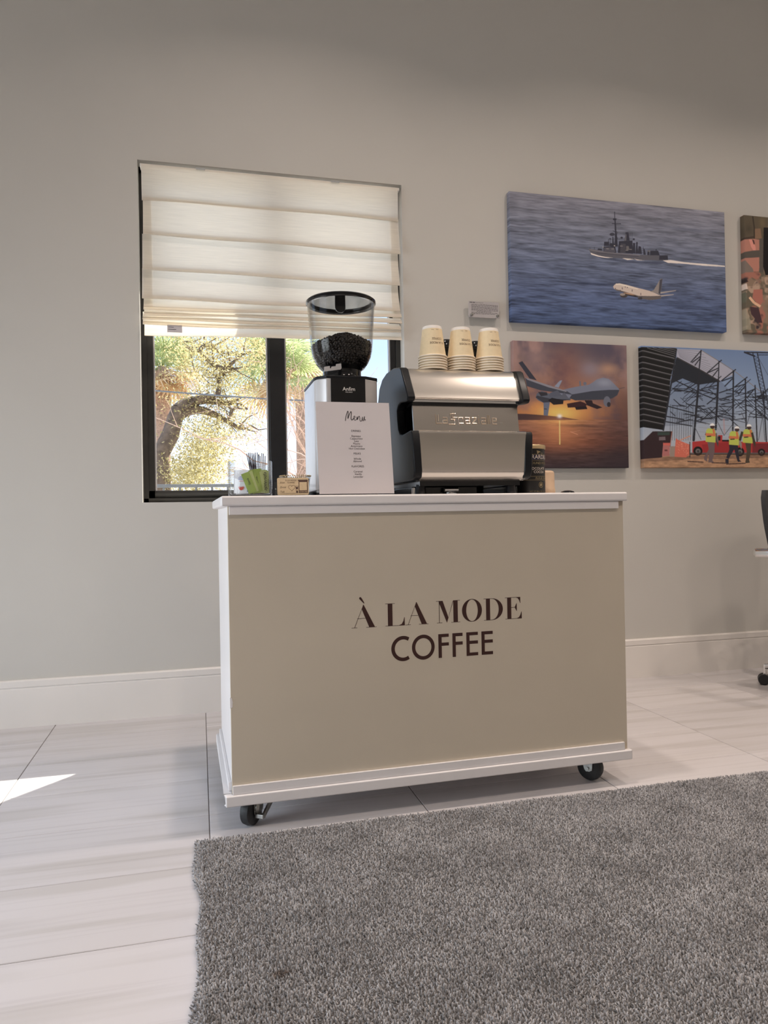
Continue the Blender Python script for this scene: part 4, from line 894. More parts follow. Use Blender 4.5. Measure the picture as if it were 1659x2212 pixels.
class Art:
    def __init__(s, x0, x1, z0, z1, res, view, gain=GAIN):
        s.x0, s.x1, s.z0, s.z1 = x0, x1, z0, z1; s.w = int((x1-x0)/res)+1; s.h = int((z1-z0)/res)+1
        s.a = np.zeros((s.h, s.w, 3)); s.view = view; s.gain = gain
    def c(s, rgb): return np.minimum(np.array(S(*rgb))*s.gain, 0.95)
    def p(s, q):                                              # photographed point -> column, row of the print
        ox, oy, k = s.view; X, Z = on_plane(ox+q[0]*k, oy+q[1]*k, CY)
        return (X-s.x0)/(s.x1-s.x0)*(s.w-1), (s.z1-Z)/(s.z1-s.z0)*(s.h-1)
    def poly(s, pts, rgb, al=1.0, raw=False):
        P = np.array([q if raw else s.p(q) for q in pts]); lo = np.floor(P.min(0)).astype(int)-1; hi = np.ceil(P.max(0)).astype(int)+2
        xa, ya = max(lo[0], 0), max(lo[1], 0); xb, yb = min(hi[0], s.w), min(hi[1], s.h)
        if xb <= xa or yb <= ya: return
        acc = np.zeros((yb-ya, xb-xa))
        for dy in (-0.33, 0, 0.33):
            for dx in (-0.33, 0, 0.33):
                X = (np.arange(xa, xb)+dx)[None, :]; Y = (np.arange(ya, yb)+dy)[:, None]; ins = np.zeros(acc.shape, bool)
                for i in range(len(P)):
                    (x1, y1), (x2, y2) = P[i], P[(i+1) % len(P)]
                    if y1 == y2: continue
                    cnd = ((y1 > Y) != (y2 > Y)); ins ^= cnd & (X < (x2-x1)*(Y-y1)/(y2-y1)+x1)
                acc += ins
        acc = (acc/9.0*al)[..., None]
        s.a[ya:yb, xa:xb] = s.a[ya:yb, xa:xb]*(1-acc)+s.c(rgb)*acc
    def line(s, pts, wd, rgb, al=1.0):
        for a, b in zip(pts[:-1], pts[1:]):
            (x1, y1), (x2, y2) = a, b; d = math.hypot(x2-x1, y2-y1) or 1; nx, ny = -(y2-y1)/d*wd/2, (x2-x1)/d*wd/2
            s.poly([(x1+nx, y1+ny), (x2+nx, y2+ny), (x2-nx, y2-ny), (x1-nx, y1-ny)], rgb, al)
    def disc(s, c, rx, ry, rgb, al=1.0, n=20): s.poly([(c[0]+rx*math.cos(2*math.pi*k/n), c[1]+ry*math.sin(2*math.pi*k/n)) for k in range(n)], rgb, al)
    def glow(s, c, rx, ry, rgb, al=1.0, pw=1.0):
        cx, cy = s.p(c); ex, _ = s.p((c[0]+rx, c[1])); _, ey = s.p((c[0], c[1]+ry))
        X = (np.arange(s.w)-cx)[None, :]/(ex-cx); Y = (np.arange(s.h)-cy)[:, None]/(ey-cy); g_ = (np.exp(-(X*X+Y*Y)**pw)*al)[..., None]
        s.a = s.a*(1-g_)+s.c(rgb)*g_
    def vgrad(s, stops, view_x=400):
        rows = [s.p((view_x, y))[1] for y, _ in stops]; cs = np.array([s.c(c_) for _, c_ in stops]); r = np.arange(s.h)
        s.a[:] = np.stack([np.interp(r, rows, cs[:, k]) for k in range(3)], 1)[:, None, :]
    def mute(s, k): l = s.a.mean(2, keepdims=True); s.a = s.a*(1-k)+l*k
    def build(s, name, label, depth=0.031):
        h, w_ = s.h, s.w; X = np.linspace(s.x0, s.x1, w_); Z = np.linspace(s.z1, s.z0, h)
        V = np.empty((h, w_, 3)); V[..., 0] = X[None]; V[..., 1] = 0; V[..., 2] = Z[:, None]
        # softly rounded canvas corners
        C_ = np.clip(s.a, 0, 1)
        i = np.arange(h*w_).reshape(h, w_); q = np.stack([i[:-1, :-1], i[1:, :-1], i[1:, 1:], i[:-1, 1:]], -1).reshape(-1, 4)
        ring_ = np.concatenate([i[0, :-1], i[:-1, -1], i[-1, :0:-1], i[:0:-1, 0]]); m_ = len(ring_)
        VR = V.reshape(-1, 3); BV = VR[ring_].copy(); cx, cz = (s.x0+s.x1)/2, (s.z0+s.z1)/2
        BV[:, 0] += 0.0018*np.sign(BV[:, 0]-cx)*(np.abs(np.abs(BV[:, 0]-cx)-(s.x1-s.x0)/2) < 1e-6); BV[:, 2] += 0.0018*np.sign(BV[:, 2]-cz)*(np.abs(np.abs(BV[:, 2]-cz)-(s.z1-s.z0)/2) < 1e-6)
        B1 = BV.copy(); B1[:, 1] = 0.003; B2 = BV.copy(); B2[:, 1] = depth
        allv = np.concatenate([VR, B1, B2]); n0 = h*w_
        b0 = np.arange(m_); b1 = (b0+1) % m_
        qs = np.concatenate([np.stack([ring_[b0], ring_[b1], n0+b1, n0+b0], 1), np.stack([n0+b0, n0+b1, n0+m_+b1, n0+m_+b0], 1)])
        Q = np.concatenate([q, qs]).astype(np.int32); cols = np.ones((len(allv), 4)); cc = C_.reshape(-1, 3)
        cols[:n0, :3] = cc; cols[n0:n0+m_, :3] = cc[ring_]; cols[n0+m_:, :3] = cc[ring_]
        org = np.array([s.x0, CY, s.z0]); allv = allv-np.array([s.x0, 0, s.z0])
        me = bpy.data.meshes.new(name); me.vertices.add(len(allv)); me.vertices.foreach_set('co', allv.astype(np.float32).reshape(-1))
        me.loops.add(Q.size); me.loops.foreach_set('vertex_index', Q.reshape(-1)); me.polygons.add(len(Q)); me.polygons.foreach_set('loop_start', np.arange(0, Q.size, 4, dtype=np.int32)); me.update(calc_edges=True)
        at = me.color_attributes.new('print', 'FLOAT_COLOR', 'POINT'); at.data.foreach_set('color', cols.astype(np.float32).reshape(-1))
        me.materials.append(MATS['canvas_print']); o = bpy.data.objects.new(name, me); col.objects.link(o); o.location = org
        return tag(o, label, 'canvas print', 'canvas prints on the wall')

# --- seascape with a warship and an aircraft
A = Art(1.490, 2.712, 1.788, 2.418, 0.0021, (1060, 380, 0.36106))
A.vgrad([(100, (112, 112, 122)), (300, (98, 102, 116)), (500, (84, 92, 112)), (700, (70, 81, 108)), (900, (58, 72, 102))])
wv = fbm(A.h, A.w, 46, 9, 11, 4)-0.5; w2 = fbm(A.h, A.w, 120, 22, 31, 3)-0.5
per = np.linspace(0.65, 1.1, A.h)[:, None]
A.a *= np.clip(1+(wv*1.3+w2*1.1)*per, 0.45, 1.7)[..., None]
A.glow((640, 648), 110, 9, (38, 46, 68), 0.7); A.glow((1130, 780), 180, 8, (38, 48, 70), 0.5); A.glow((1180, 320), 170, 9, (60, 66, 84), 0.5)
A.view = (1260, 440, 0.13261)
A.poly([(110, 800), (400, 895), (900, 940), (1330, 950), (1420, 930), (1250, 990), (700, 960), (300, 900)], (44, 50, 70), 0.55)
dk, md, lt = (44, 45, 56), (72, 72, 82), (98, 96, 102)
A.poly([(85, 742), (110, 735), (320, 775), (560, 805), (920, 830), (1240, 842), (1375, 842), (1380, 915), (1250, 925), (900, 915), (600, 890), (300, 860), (140, 820), (115, 790)], (78, 78, 86))
A.poly([(85, 742), (110, 735), (320, 775), (560, 805), (920, 830), (930, 850), (560, 826), (300, 795), (120, 765)], lt)
A.poly([(1240, 842), (1375, 842), (1380, 915), (1235, 915)], dk)
A.poly([(210, 790), (900, 850), (900, 870), (220, 812)], (64, 64, 74), 0.7)
sup = [[(330, 780), (330, 700), (520, 690), (540, 800)], [(335, 690), (340, 620), (420, 622), (425, 690)], [(425, 690), (430, 640), (540, 650), (545, 700)], [(510, 690), (515, 500), (545, 480), (565, 700)], [(560, 800), (580, 610), (800, 600), (810, 815)],
       [(665, 610), (690, 490), (740, 490), (755, 600)], [(685, 490), (690, 465), (735, 465), (740, 490)], [(800, 810), (810, 640), (845, 640), (850, 815)], [(850, 815), (862, 640), (885, 640), (890, 815)], [(885, 815), (900, 690), (940, 700), (955, 820)],
       [(980, 830), (975, 730), (1000, 740), (1020, 830)], [(1040, 835), (1050, 760), (1075, 765), (1080, 838)], [(1085, 840), (1090, 770), (1220, 765), (1245, 842)], [(470, 690), (475, 540), (490, 540), (500, 690)], [(230, 755), (240, 730), (300, 735), (310, 765)]]
for q in sup: A.poly(q, dk)
A.poly([(340, 778), (340, 715), (500, 712), (525, 790)], md); A.poly([(600, 800), (610, 650), (690, 655), (690, 800)], (62, 62, 70)); A.poly([(700, 760), (700, 690), (740, 690), (750, 750)], (92, 90, 92)); A.poly([(665, 605), (690, 500), (705, 500), (700, 605)], (84, 84, 90))
A.disc((470, 500), 42, 26, (52, 53, 64)); A.disc((625, 555), 20, 18, dk); A.disc((823, 580), 16, 18, dk); A.disc((874, 640), 15, 18, dk); A.disc((508, 685), 12, 10, (140, 136, 134)); A.disc((322, 706), 8, 12, (140, 136, 134))
A.line([(525, 600), (515, 330), (510, 130)], 11, dk); A.line([(540, 650), (530, 400), (517, 250)], 16, dk); A.line([(465, 325), (615, 328)], 13, dk); A.line([(485, 255), (540, 255)], 30, dk); A.line([(480, 440), (560, 470)], 9, dk); A.line([(500, 640), (560, 560), (520, 520), (555, 480)], 8, dk)
for x in (755, 775, 800): A.line([(x, 600), (x-2, 470)], 4, dk)
for x in (410, 437): A.line([(x, 640), (x, 570)], 9, dk)
A.disc((437, 572), 16, 10, dk); A.line([(180, 745), (182, 705)], 6, dk); A.line([(110, 740), (108, 712)], 6, dk); A.line([(975, 735), (978, 700)], 7, dk); A.line([(1188, 765), (1188, 740)], 16, dk)
for x, y in ((395, 735), (480, 738), (710, 760), (770, 745), (1070, 772), (620, 690)): A.poly([(x-22, y-6), (x+22, y-6), (x+22, y+6), (x-22, y+6)], (120, 116, 116), 0.8)
fo = (196, 188, 182)
A.poly([(118, 798), (150, 812), (250, 845), (360, 868), (500, 880), (360, 882), (240, 862), (130, 828)], fo); A.poly([(630, 888), (720, 892), (830, 905), (720, 918)], fo, .9); A.poly([(820, 895), (900, 912), (1000, 925), (880, 922)], fo, .8)
A.view = (1060, 380, 0.36106)
A.poly([(1030, 506), (1075, 503), (1160, 516), (1300, 528), (1400, 537), (1400, 544), (1280, 538), (1160, 526), (1060, 520)], fo, .92)
A.view = (1260, 440, 0.13261)
sk, sh_ = (170, 158, 150), (52, 50, 55)
A.poly([(1250, 1440), (1520, 1408), (1500, 1422), (1260, 1465)], (140, 134, 132)); A.poly([(1260, 1492), (1475, 1476), (1470, 1486), (1270, 1512)], (150, 144, 140))
A.poly([(485, 1350), (505, 1325), (530, 1305), (590, 1298), (700, 1320), (900, 1375), (1100, 1425), (1200, 1470), (1270, 1500), (1260, 1545), (1180, 1560), (1080, 1568), (930, 1545), (800, 1480), (640, 1435), (540, 1415), (500, 1385)], sk)
A.poly([(500, 1385), (560, 1400), (700, 1440), (900, 1500), (1100, 1505), (1270, 1500), (1260, 1548), (1180, 1562), (1080, 1570), (930, 1548), (820, 1500), (640, 1440), (540, 1415)], sh_, 0.85)
A.poly([(535, 1300), (600, 1300), (900, 1385), (880, 1395), (600, 1325), (520, 1325)], (204, 190, 178), 0.7)
A.poly([(1085, 1430), (1145, 1410), (1200, 1320), (1255, 1225), (1290, 1222), (1270, 1400), (1250, 1480), (1160, 1450)], (120, 114, 112)); A.poly([(1245, 1240), (1290, 1222), (1268, 1400), (1250, 1475), (1225, 1460)], (62, 62, 70))
A.poly([(640, 1452), (740, 1455), (830, 1480), (900, 1525), (860, 1525), (700, 1490)], (44, 42, 46)); A.poly([(650, 1448), (760, 1455), (850, 1490), (800, 1488), (690, 1470)], (150, 122, 100))
A.disc((662, 1495), 62, 36, (58, 54, 54)); A.disc((640, 1478), 44, 20, (128, 120, 114)); A.disc((925, 1545), 40, 14, sh_); A.poly([(905, 1520), (960, 1520), (955, 1560), (915, 1558)], sh_)
for x, y in ((683, 1357), (718, 1366), (523, 1380), (601, 1410)): A.disc((x, y), 8, 9, (66, 62, 64))
for x, y in ((634, 1380), (796, 1415), (937, 1472)): A.poly([(x-8, y-18), (x+8, y-18), (x+8, y+18), (x-8, y+18)], (110, 100, 98))
A.build('canvas_print', 'wide seascape canvas with a grey warship and an aircraft, hung highest on the wall')

# --- drone at sunset
A = Art(1.495, 2.115, 1.072, 1.690, 0.0019, (1080, 720, 0.18083))
A.vgrad([(100, (78, 70, 80)), (300, (104, 86, 86)), (500, (122, 92, 84)), (700, (140, 98, 74)), (880, (150, 98, 58)), (1030, (120, 74, 50)), (1032, (122, 82, 66)), (1150, (112, 72, 56)), (1300, (112, 66, 46)), (1450, (66, 46, 44)), (1620, (48, 38, 44))], 800)
n1 = fbm(A.h, A.w, 7, 5, 5, 5); n2 = fbm(A.h, A.w, 4, 6, 55, 4)
hr = int(A.p((800, 1030))[1]); msk = np.clip((n1-0.45)*4, 0, 1)[..., None]*0.75; msk[hr:] = 0
A.a = A.a*(1-msk)+A.c((72, 64, 80))*msk
m2 = np.clip((n2-0.52)*5, 0, 1)[..., None]*0.6; m2[int(hr*0.75):] = 0; A.a = A.a*(1-m2)+A.c((150, 116, 108))*m2
A.glow((800, 420), 220, 330, (112, 68, 58), 0.55); A.glow((1280, 220), 300, 170, (64, 58, 76), 0.75); A.glow((420, 260), 120, 200, (160, 126, 116), 0.4); A.glow((1300, 430), 120, 60, (168, 128, 98), 0.6); A.glow((1080, 430), 110, 90, (118, 112, 126), 0.6)
A.glow((1500, 900), 260, 300, (60, 48, 58), 0.75)
A.glow((720, 930), 420, 150, (206, 128, 54), 0.75); A.glow((712, 960), 190, 90, (250, 178, 74), 0.85)
A.poly([(100, 960), (300, 962), (480, 975), (640, 990), (760, 1000), (860, 1020), (960, 1034), (100, 1038)], (58, 42, 44))
A.glow((900, 1045), 900, 6, (110, 78, 66), 0.4)
wv = fbm(A.h, A.w, 110, 12, 17, 3); rows = np.arange(A.h); wm = ((rows > hr)[:, None])*1.0
A.a *= (1+(wv-0.5)*0.9*wm)[..., None]
A.glow((712, 1150), 230, 170, (190, 118, 66), 0.55); A.glow((1450, 1400), 300, 330, (38, 32, 40), 0.7); A.glow((1000, 1105), 260, 18, (72, 50, 46), 0.6)
A.poly([(705, 1040), (720, 1040), (722, 1330), (708, 1330)], (244, 178, 100), 0.75); A.glow((712, 990), 26, 22, (255, 240, 200), 1.0)
A.line([(840, 1175), (930, 1210)], 8, (190, 132, 96), .6); A.line([(840, 1180), (960, 1160)], 6, (176, 122, 92), .5)
bd, bl2, bk = (78, 84, 100), (96, 102, 120), (40, 40, 48)
A.poly([(222, 352), (266, 332), (440, 562), (352, 540)], (44, 46, 58))
A.poly([(650, 635), (715, 566), (742, 560), (735, 580), (700, 650)], (112, 122, 142))
A.poly([(520, 820), (598, 815), (572, 985), (522, 980)], (82, 90, 110)); A.line([(525, 902), (560, 905)], 10, (46, 50, 62))
A.poly([(440, 720), (500, 690), (590, 720), (700, 690), (860, 720), (840, 800), (700, 800), (520, 830), (455, 800), (426, 765)], (74, 80, 94)); A.poly([(426, 765), (445, 745), (600, 780), (860, 790), (700, 815), (520, 828)], (46, 48, 58))
A.poly([(760, 672), (900, 640), (1060, 615), (1110, 585), (1160, 550), (1230, 530), (1300, 545), (1360, 600), (1420, 660), (1428, 680), (1400, 740), (1340, 775), (1240, 790), (900, 800), (820, 770), (700, 720)], bl2)
A.poly([(860, 730), (1100, 690), (1300, 675), (1428, 676), (1402, 740), (1340, 778), (1240, 792), (900, 802), (830, 775)], (50, 54, 66))
A.glow((1250, 590), 90, 45, (124, 130, 148), 0.7)
A.poly([(300, 530), (330, 540), (600, 630), (800, 690), (870, 735), (700, 710), (480, 680), (320, 630)], (52, 56, 68)); A.poly([(300, 528), (340, 540), (620, 632), (800, 690), (790, 700), (580, 645), (330, 556)], (112, 112, 122))
A.poly([(600, 710), (690, 680), (740, 748), (590, 765)], (70, 75, 90)); A.poly([(740, 735), (770, 705), (818, 775), (730, 778)], (74, 78, 92))
A.poly([(455, 700), (560, 705), (570, 740), (490, 752)], bk)
A.poly([(575, 800), (620, 770), (760, 800), (755, 845), (640, 855)], (26, 24, 30)); A.poly([(800, 840), (960, 812), (1010, 830), (1040, 850), (1020, 880), (810, 888)], (48, 26, 30)); A.poly([(895, 880), (1030, 870), (1045, 905), (910, 915)], (28, 22, 28)); A.poly([(1010, 800), (1100, 800), (1110, 835), (1225, 885), (1160, 905), (1040, 860)], (36, 26, 32))
A.line([(960, 630), (955, 570)], 18, (84, 90, 106)); A.disc((1015, 600), 20, 20, (84, 90, 106)); A.disc((1278, 815), 42, 64, (86, 90, 104)); A.disc((1300, 850), 22, 30, (40, 40, 48)); A.line([(1420, 660), (1490, 648)], 6, (60, 58, 66))
A.mute(0.16)
A.build('canvas_print', 'square canvas of a grey drone flying over a sunset sea beside the espresso machine')

# --- construction site
A = Art(2.205, 3.135, 1.072, 1.692, 0.0021, (1370, 720, 0.17420))
A.vgrad([(180, (84, 108, 146)), (600, (104, 126, 158)), (1000, (122, 138, 160)), (1350, (140, 148, 160)), (1500, (140, 146, 156))], 1200)
st, sd = (34, 36, 44), (70, 74, 86)
A.poly([(80, 180), (520, 190), (860, 460), (1080, 600), (1240, 760), (1250, 1060), (720, 1130), (420, 1150), (90, 1160)], (60, 70, 92), 0.35)
r_ = random.Random(4)
A.poly([(80, 170), (525, 185), (505, 330), (450, 560), (420, 900), (360, 1200), (85, 1160)], (20, 20, 22))
A.poly([(520, 300), (860, 470), (1060, 600), (790, 640), (600, 560), (470, 620), (470, 560)], (24, 26, 30), 0.95)
A.poly([(530, 195), (830, 205), (1230, 470), (1220, 520), (1060, 590), (860, 470), (525, 290)], (138, 140, 156))
for k in range(9): A.line([(530+k*4, 205+k*11), (840+k*26, 225+k*40)], 5, (84, 86, 100), .7)
A.line([(830, 210), (1090, 370), (1260, 480), (1400, 590), (1600, 750)], 9, (110, 106, 104)); A.line([(530, 300), (860, 475), (1070, 600)], 14, (54, 52, 54))
for _ in range(150):                                          # distant web of trusses
    x = r_.uniform(440, 1600); t = (x-440)/1160; y = r_.uniform(620+120*t, 1120-60*t); a = r_.choice((0.25, -0.28, 0.06, 0.9, -0.9, -0.15)); l = r_.uniform(60, 220)
    A.line([(x, y), (x+l, y+a*l)], r_.uniform(6, 13), (30, 32, 40), .9)
for x in range(450, 760, 28): A.line([(x, 900+r_.uniform(-80, 80)), (x-6, 1330)], 6, (40, 42, 48), .8)
for k in range(13):
    y = 215+k*71.5; xr = 520-k*11.5; A.line([(85, y+(0 if k else 0)), (130, y+4), (xr, y+100-3.6*k)], 9, (92, 92, 96)); A.line([(85, y+12), (130, y+16), (xr, y+112-3.6*k)], 5, (46, 46, 50))
for k in range(5): A.line([(160+k*70, 180), (525, 290-k*26)], 8, (84, 84, 88))
for (x0, y0, x1, y1, wd) in [(525, 190, 470, 560, 16), (470, 560, 360, 1210, 20), (830, 205, 800, 500, 16), (812, 480, 735, 1340, 26), (1050, 340, 1045, 600, 14), (1040, 600, 1010, 1200, 26), (1230, 460, 1222, 1230, 20), (1378, 560, 1388, 1190, 18), (1498, 640, 1525, 1360, 16), (1600, 710, 1640, 1360, 16)]:
    A.line([(x0, y0), (x1, y1)], wd, st)
for cols_ in [((830, 215), (700, 360)), ((815, 290), (715, 365)), ((825, 300), (750, 400)), ((1085, 330), (900, 495)), ((1045, 430), (900, 495)), ((1040, 450), (970, 540)), ((1262, 445), (1080, 590)), ((1220, 545), (1080, 595)), ((1220, 560), (1120, 660)), ((1405, 540), (1240, 670)), ((1375, 630), (1240, 670)), ((1378, 650), (1290, 760)), ((1498, 690), (1400, 730)), ((1490, 690), (1400, 800)), ((1600, 760), (1510, 790)),
              ((800, 600), (640, 700)), ((790, 740), (480, 690)), ((1030, 760), (800, 700)), ((1040, 640), (830, 690)), ((1040, 770), (900, 880)), ((1230, 680), (1050, 740)), ((800, 740), (1010, 820)), ((480, 570), (790, 720)), ((400, 900), (740, 990)), ((400, 1030), (620, 1070)), ((390, 1095), (720, 1150))]:
    A.line(list(cols_), 14, st)
for k in range(4): A.line([(800, 1110+k*55), (1500, 1180+k*50)], 5, (120, 124, 132), .8)
for a, b in (((750, 1160), (830, 1320)), ((1030, 1090), (1110, 1260)), ((1220, 1130), (1110, 1270)), ((1330, 980), (1390, 1120)), ((1450, 960), (1400, 1120)), ((1600, 980), (1540, 1330)), ((1590, 960), (1620, 1330)), ((1250, 1050), (1220, 1100))): A.line([a, b], 8, sd)
A.line([(1110, 1060), (1120, 1250)], 22, (150, 120, 124), .6)
for o_ in (-30, 26): A.line([(1500+o_, 240), (1655+o_, 980)], 13, (36, 40, 52))
for k in range(16): A.line([(1475+k*9.5, 280+k*44), (1540+k*9.5, 300+k*44)], 6, (36, 40, 52)); A.line([(1540+k*9.5, 300+k*44), (1482+k*9.5, 322+k*44)], 5, (36, 40, 52))
A.line([(1360, 232), (1500, 285)], 20, (34, 36, 46)); A.line([(1380, 236), (1659, 240)], 16, (40, 42, 52)); A.line([(1520, 268), (1659, 268)], 10, (40, 42, 52)); A.line([(1540, 300), (1659, 520)], 5, (56, 60, 72))
A.poly([(90, 1500), (1800, 1490), (1800, 1700), (90, 1690)], (150, 114, 84)); A.poly([(90, 1540), (700, 1520), (1659, 1512), (1800, 1530), (1200, 1560), (700, 1560), (300, 1590), (90, 1580)], (112, 84, 66), .8)
gn = fbm(A.h, A.w, 60, 30, 77, 3); g0 = int(A.p((800, 1510))[1]); A.a[g0:] *= (1+(gn[g0:]-0.5)*0.9)[..., None]
A.poly([(90, 1350), (230, 1215), (472, 1215), (450, 1400), (340, 1540), (95, 1560)], (44, 30, 34)); A.poly([(290, 1225), (440, 1222), (440, 1262), (290, 1265)], (44, 58, 54)); A.poly([(308, 1285), (385, 1282), (388, 1325), (308, 1328)], (96, 84, 90)); A.line([(470, 1215), (445, 1390)], 7, (150, 96, 80))
A.poly([(345, 1525), (360, 1360), (445, 1362), (438, 1520)], (150, 88, 86)); A.poly([(358, 1358), (446, 1360), (444, 1392), (360, 1388)], (176, 76, 66)); A.poly([(375, 1440), (412, 1440), (412, 1462), (375, 1462)], (96, 50, 52))
A.poly([(445, 1400), (520, 1400), (520, 1530), (440, 1530)], (128, 112, 102)); A.poly([(515, 1300), (560, 1330), (690, 1380), (690, 1500), (640, 1540), (500, 1530)], (178, 84, 64)); A.line([(560, 1330), (700, 1270)], 14, (170, 120, 100))
for _ in range(40):
    x, y = r_.uniform(520, 670), r_.uniform(1350, 1510); A.line([(x, y), (x+r_.uniform(-25, 25), y+r_.uniform(-20, 20))], 5, (206, 130, 106), .7)
rd, rd2 = (150, 30, 30), (96, 18, 24)
A.poly([(720, 1345), (870, 1330), (1040, 1335), (1040, 1262), (1095, 1262), (1090, 1340), (1800, 1350), (1800, 1480), (720, 1480)], rd); A.poly([(840, 1380), (1180, 1345), (1180, 1480), (860, 1480)], (132, 24, 28)); A.poly([(1465, 1365), (1800, 1365), (1800, 1480), (1465, 1480)], (104, 26, 34)); A.poly([(1090, 1320), (1180, 1320), (1180, 1342), (1090, 1342)], (22, 20, 24)); A.poly([(1040, 1275), (1070, 1275), (1070, 1330), (1030, 1330)], (26, 26, 34))
for x, y, r0 in ((790, 1460, 58), (1310, 1470, 56), (1578, 1475, 45)): A.disc((x, y), r0, r0, (20, 18, 20)); A.disc((x+2, y+2), r0*0.55, r0*0.55, (92, 88, 88)); A.disc((x+2, y+2), r0*0.25, r0*0.25, (50, 48, 50))
A.poly([(690, 1480), (1800, 1480), (1800, 1512), (690, 1510)], (44, 32, 30), .8); A.line([(690, 1345), (690, 1540)], 12, (52, 44, 44))
def worker(x, hx, y0, trouser, sleeve, legs):
    for pts in legs: A.poly(pts, trouser)
    A.poly([(x-70, y0+140), (x-40, y0+70), (x+55, y0+70), (x+100, y0+220), (x+95, y0+290), (x+50, y0+180), (x-40, y0+150)], sleeve)
    A.poly([(x-52, y0+80), (x-30, y0+58), (x+48, y0+62), (x+66, y0+110), (x+62, y0+235), (x-60, y0+225), (x-58, y0+140)], (158, 168, 58))
    A.poly([(x-58, y0+118), (x+62, y0+124), (x+62, y0+158), (x-60, y0+152)], (176, 92, 50)); A.poly([(x+24, y0+66), (x+48, y0+68), (x+58, y0+130), (x+34, y0+130)], (176, 92, 50)); A.line([(x-44, y0+160), (x+10, y0+156)], 14, (40, 40, 36))
    A.disc((hx, y0+38), 28, 28, (58, 42, 40)); A.poly([(hx-34, y0+26), (hx-24, y0+4), (hx, y0-6), (hx+22, y0+4), (hx+32, y0+26)], (220, 214, 208))
A.line([(660, 1588), (860, 1598)], 14, (70, 50, 44)); A.line([(960, 1605), (1170, 1610)], 14, (70, 50, 44)); A.line([(1140, 1622), (1380, 1612)], 14, (70, 50, 44))
worker(945, 970, 1120, (92, 76, 78), (60, 60, 60), [[(905, 1340), (1000, 1340), (995, 1480), (965, 1590), (920, 1595), (930, 1470), (900, 1560), (868, 1530), (925, 1440)], [(862, 1525), (905, 1560), (905, 1590), (868, 1570)], [(918, 1570), (965, 1572), (990, 1600), (920, 1602)]])
worker(1235, 1275, 1155, (34, 34, 46), (120, 110, 104), [[(1175, 1370), (1285, 1372), (1305, 1580), (1280, 1585), (1240, 1440), (1170, 1560), (1140, 1540), (1180, 1440)], [(1130, 1560), (1170, 1560), (1172, 1615), (1130, 1605)], [(1282, 1570), (1310, 1572), (1330, 1590), (1285, 1596)]])
worker(1405, 1425, 1130, (64, 54, 44), (52, 50, 40), [[(1375, 1350), (1450, 1352), (1445, 1480), (1420, 1590), (1380, 1600), (1395, 1460)], [(1378, 1580), (1425, 1570), (1435, 1605), (1378, 1612)]])
A.line([(1340, 1220), (1310, 1330)], 30, (52, 50, 40)); A.line([(1460, 1230), (1490, 1360)], 28, (52, 50, 40)); A.line([(1015, 1240), (1040, 1350)], 20, (92, 84, 80))
A.mute(0.16)
A.build('canvas_print', 'canvas of a steel building site with a red truck and three workers in yellow vests')

# --- camouflage portrait detail
A = Art(2.838, 3.448, 1.790, 2.414, 0.0026, (1590, 440, 0.13556))
n1 = fbm(A.h, A.w, 7, 6, 91, 3); n2 = fbm(A.h, A.w, 9, 8, 191, 3); n3 = fbm(A.h, A.w, 11, 9, 291, 3)
A.a[:] = A.c((116, 96, 78))
for nn, th_, c_ in ((n1, 0.54, (84, 76, 62)), (n2, 0.58, (140, 88, 72)), (n3, 0.60, (150, 124, 104)), (n2*0.5+n3*0.5, 0.60, (50, 40, 44))):
    mk = np.clip((nn-th_)*14, 0, 1)[..., None]; A.a = A.a*(1-mk)+A.c(c_)*mk
A.poly([(60, 180), (500, 190), (500, 380), (450, 560), (300, 580), (60, 600)], (78, 68, 52)); A.glow((200, 400), 60, 70, (60, 54, 42), .8); A.glow((90, 480), 50, 80, (44, 34, 26), .8); A.glow((420, 300), 50, 90, (98, 84, 58), .7); A.poly([(300, 400), (390, 395), (410, 560), (300, 560)], (112, 86, 64)); A.line([(265, 200), (290, 380), (290, 560)], 22, (40, 32, 28), .8); A.line([(110, 560), (290, 530)], 30, (52, 38, 32), .8)
A.poly([(60, 600), (130, 570), (290, 560), (390, 580), (400, 900), (360, 1080), (200, 1080), (60, 980)], (154, 100, 84)); A.poly([(205, 570), (250, 570), (310, 680), (315, 780), (295, 775), (240, 690)], (186, 118, 104)); A.poly([(255, 570), (285, 580), (300, 640), (280, 650)], (66, 40, 38)); A.poly([(60, 780), (280, 745), (400, 740), (410, 850), (280, 860), (60, 870)], (72, 66, 60)); A.poly([(370, 560), (450, 540), (440, 1100), (370, 1090)], (74, 68, 62)); A.poly([(440, 380), (520, 380), (900, 400), (900, 1100), (470, 1140), (430, 1000)], (18, 15, 17))
A.poly([(75, 900), (130, 880), (270, 1040), (280, 1090), (75, 1100)], (104, 92, 84)); A.poly([(80, 1210), (140, 1190), (200, 1240), (150, 1260), (85, 1280)], (38, 30, 30)); A.poly([(85, 1290), (170, 1270), (190, 1360), (90, 1370)], (180, 164, 154)); A.poly([(90, 1370), (150, 1360), (180, 1500), (140, 1640), (95, 1600)], (84, 84, 70))
A.poly([(280, 1370), (420, 1360), (430, 1560), (380, 1640), (260, 1500)], (146, 86, 72)); A.poly([(220, 1640), (360, 1660), (420, 1900), (360, 1900), (240, 1760)], (58, 38, 44)); A.line([(215, 1490), (290, 1580), (390, 1640)], 40, (190, 150, 118)); A.poly([(120, 1650), (150, 1640), (230, 1860), (240, 2010), (150, 2005)], (128, 122, 104), .8)
A.mute(0.16)
A.build('canvas_print', 'canvas of a person in camouflage seen by the ear, cut off by the photo edge')

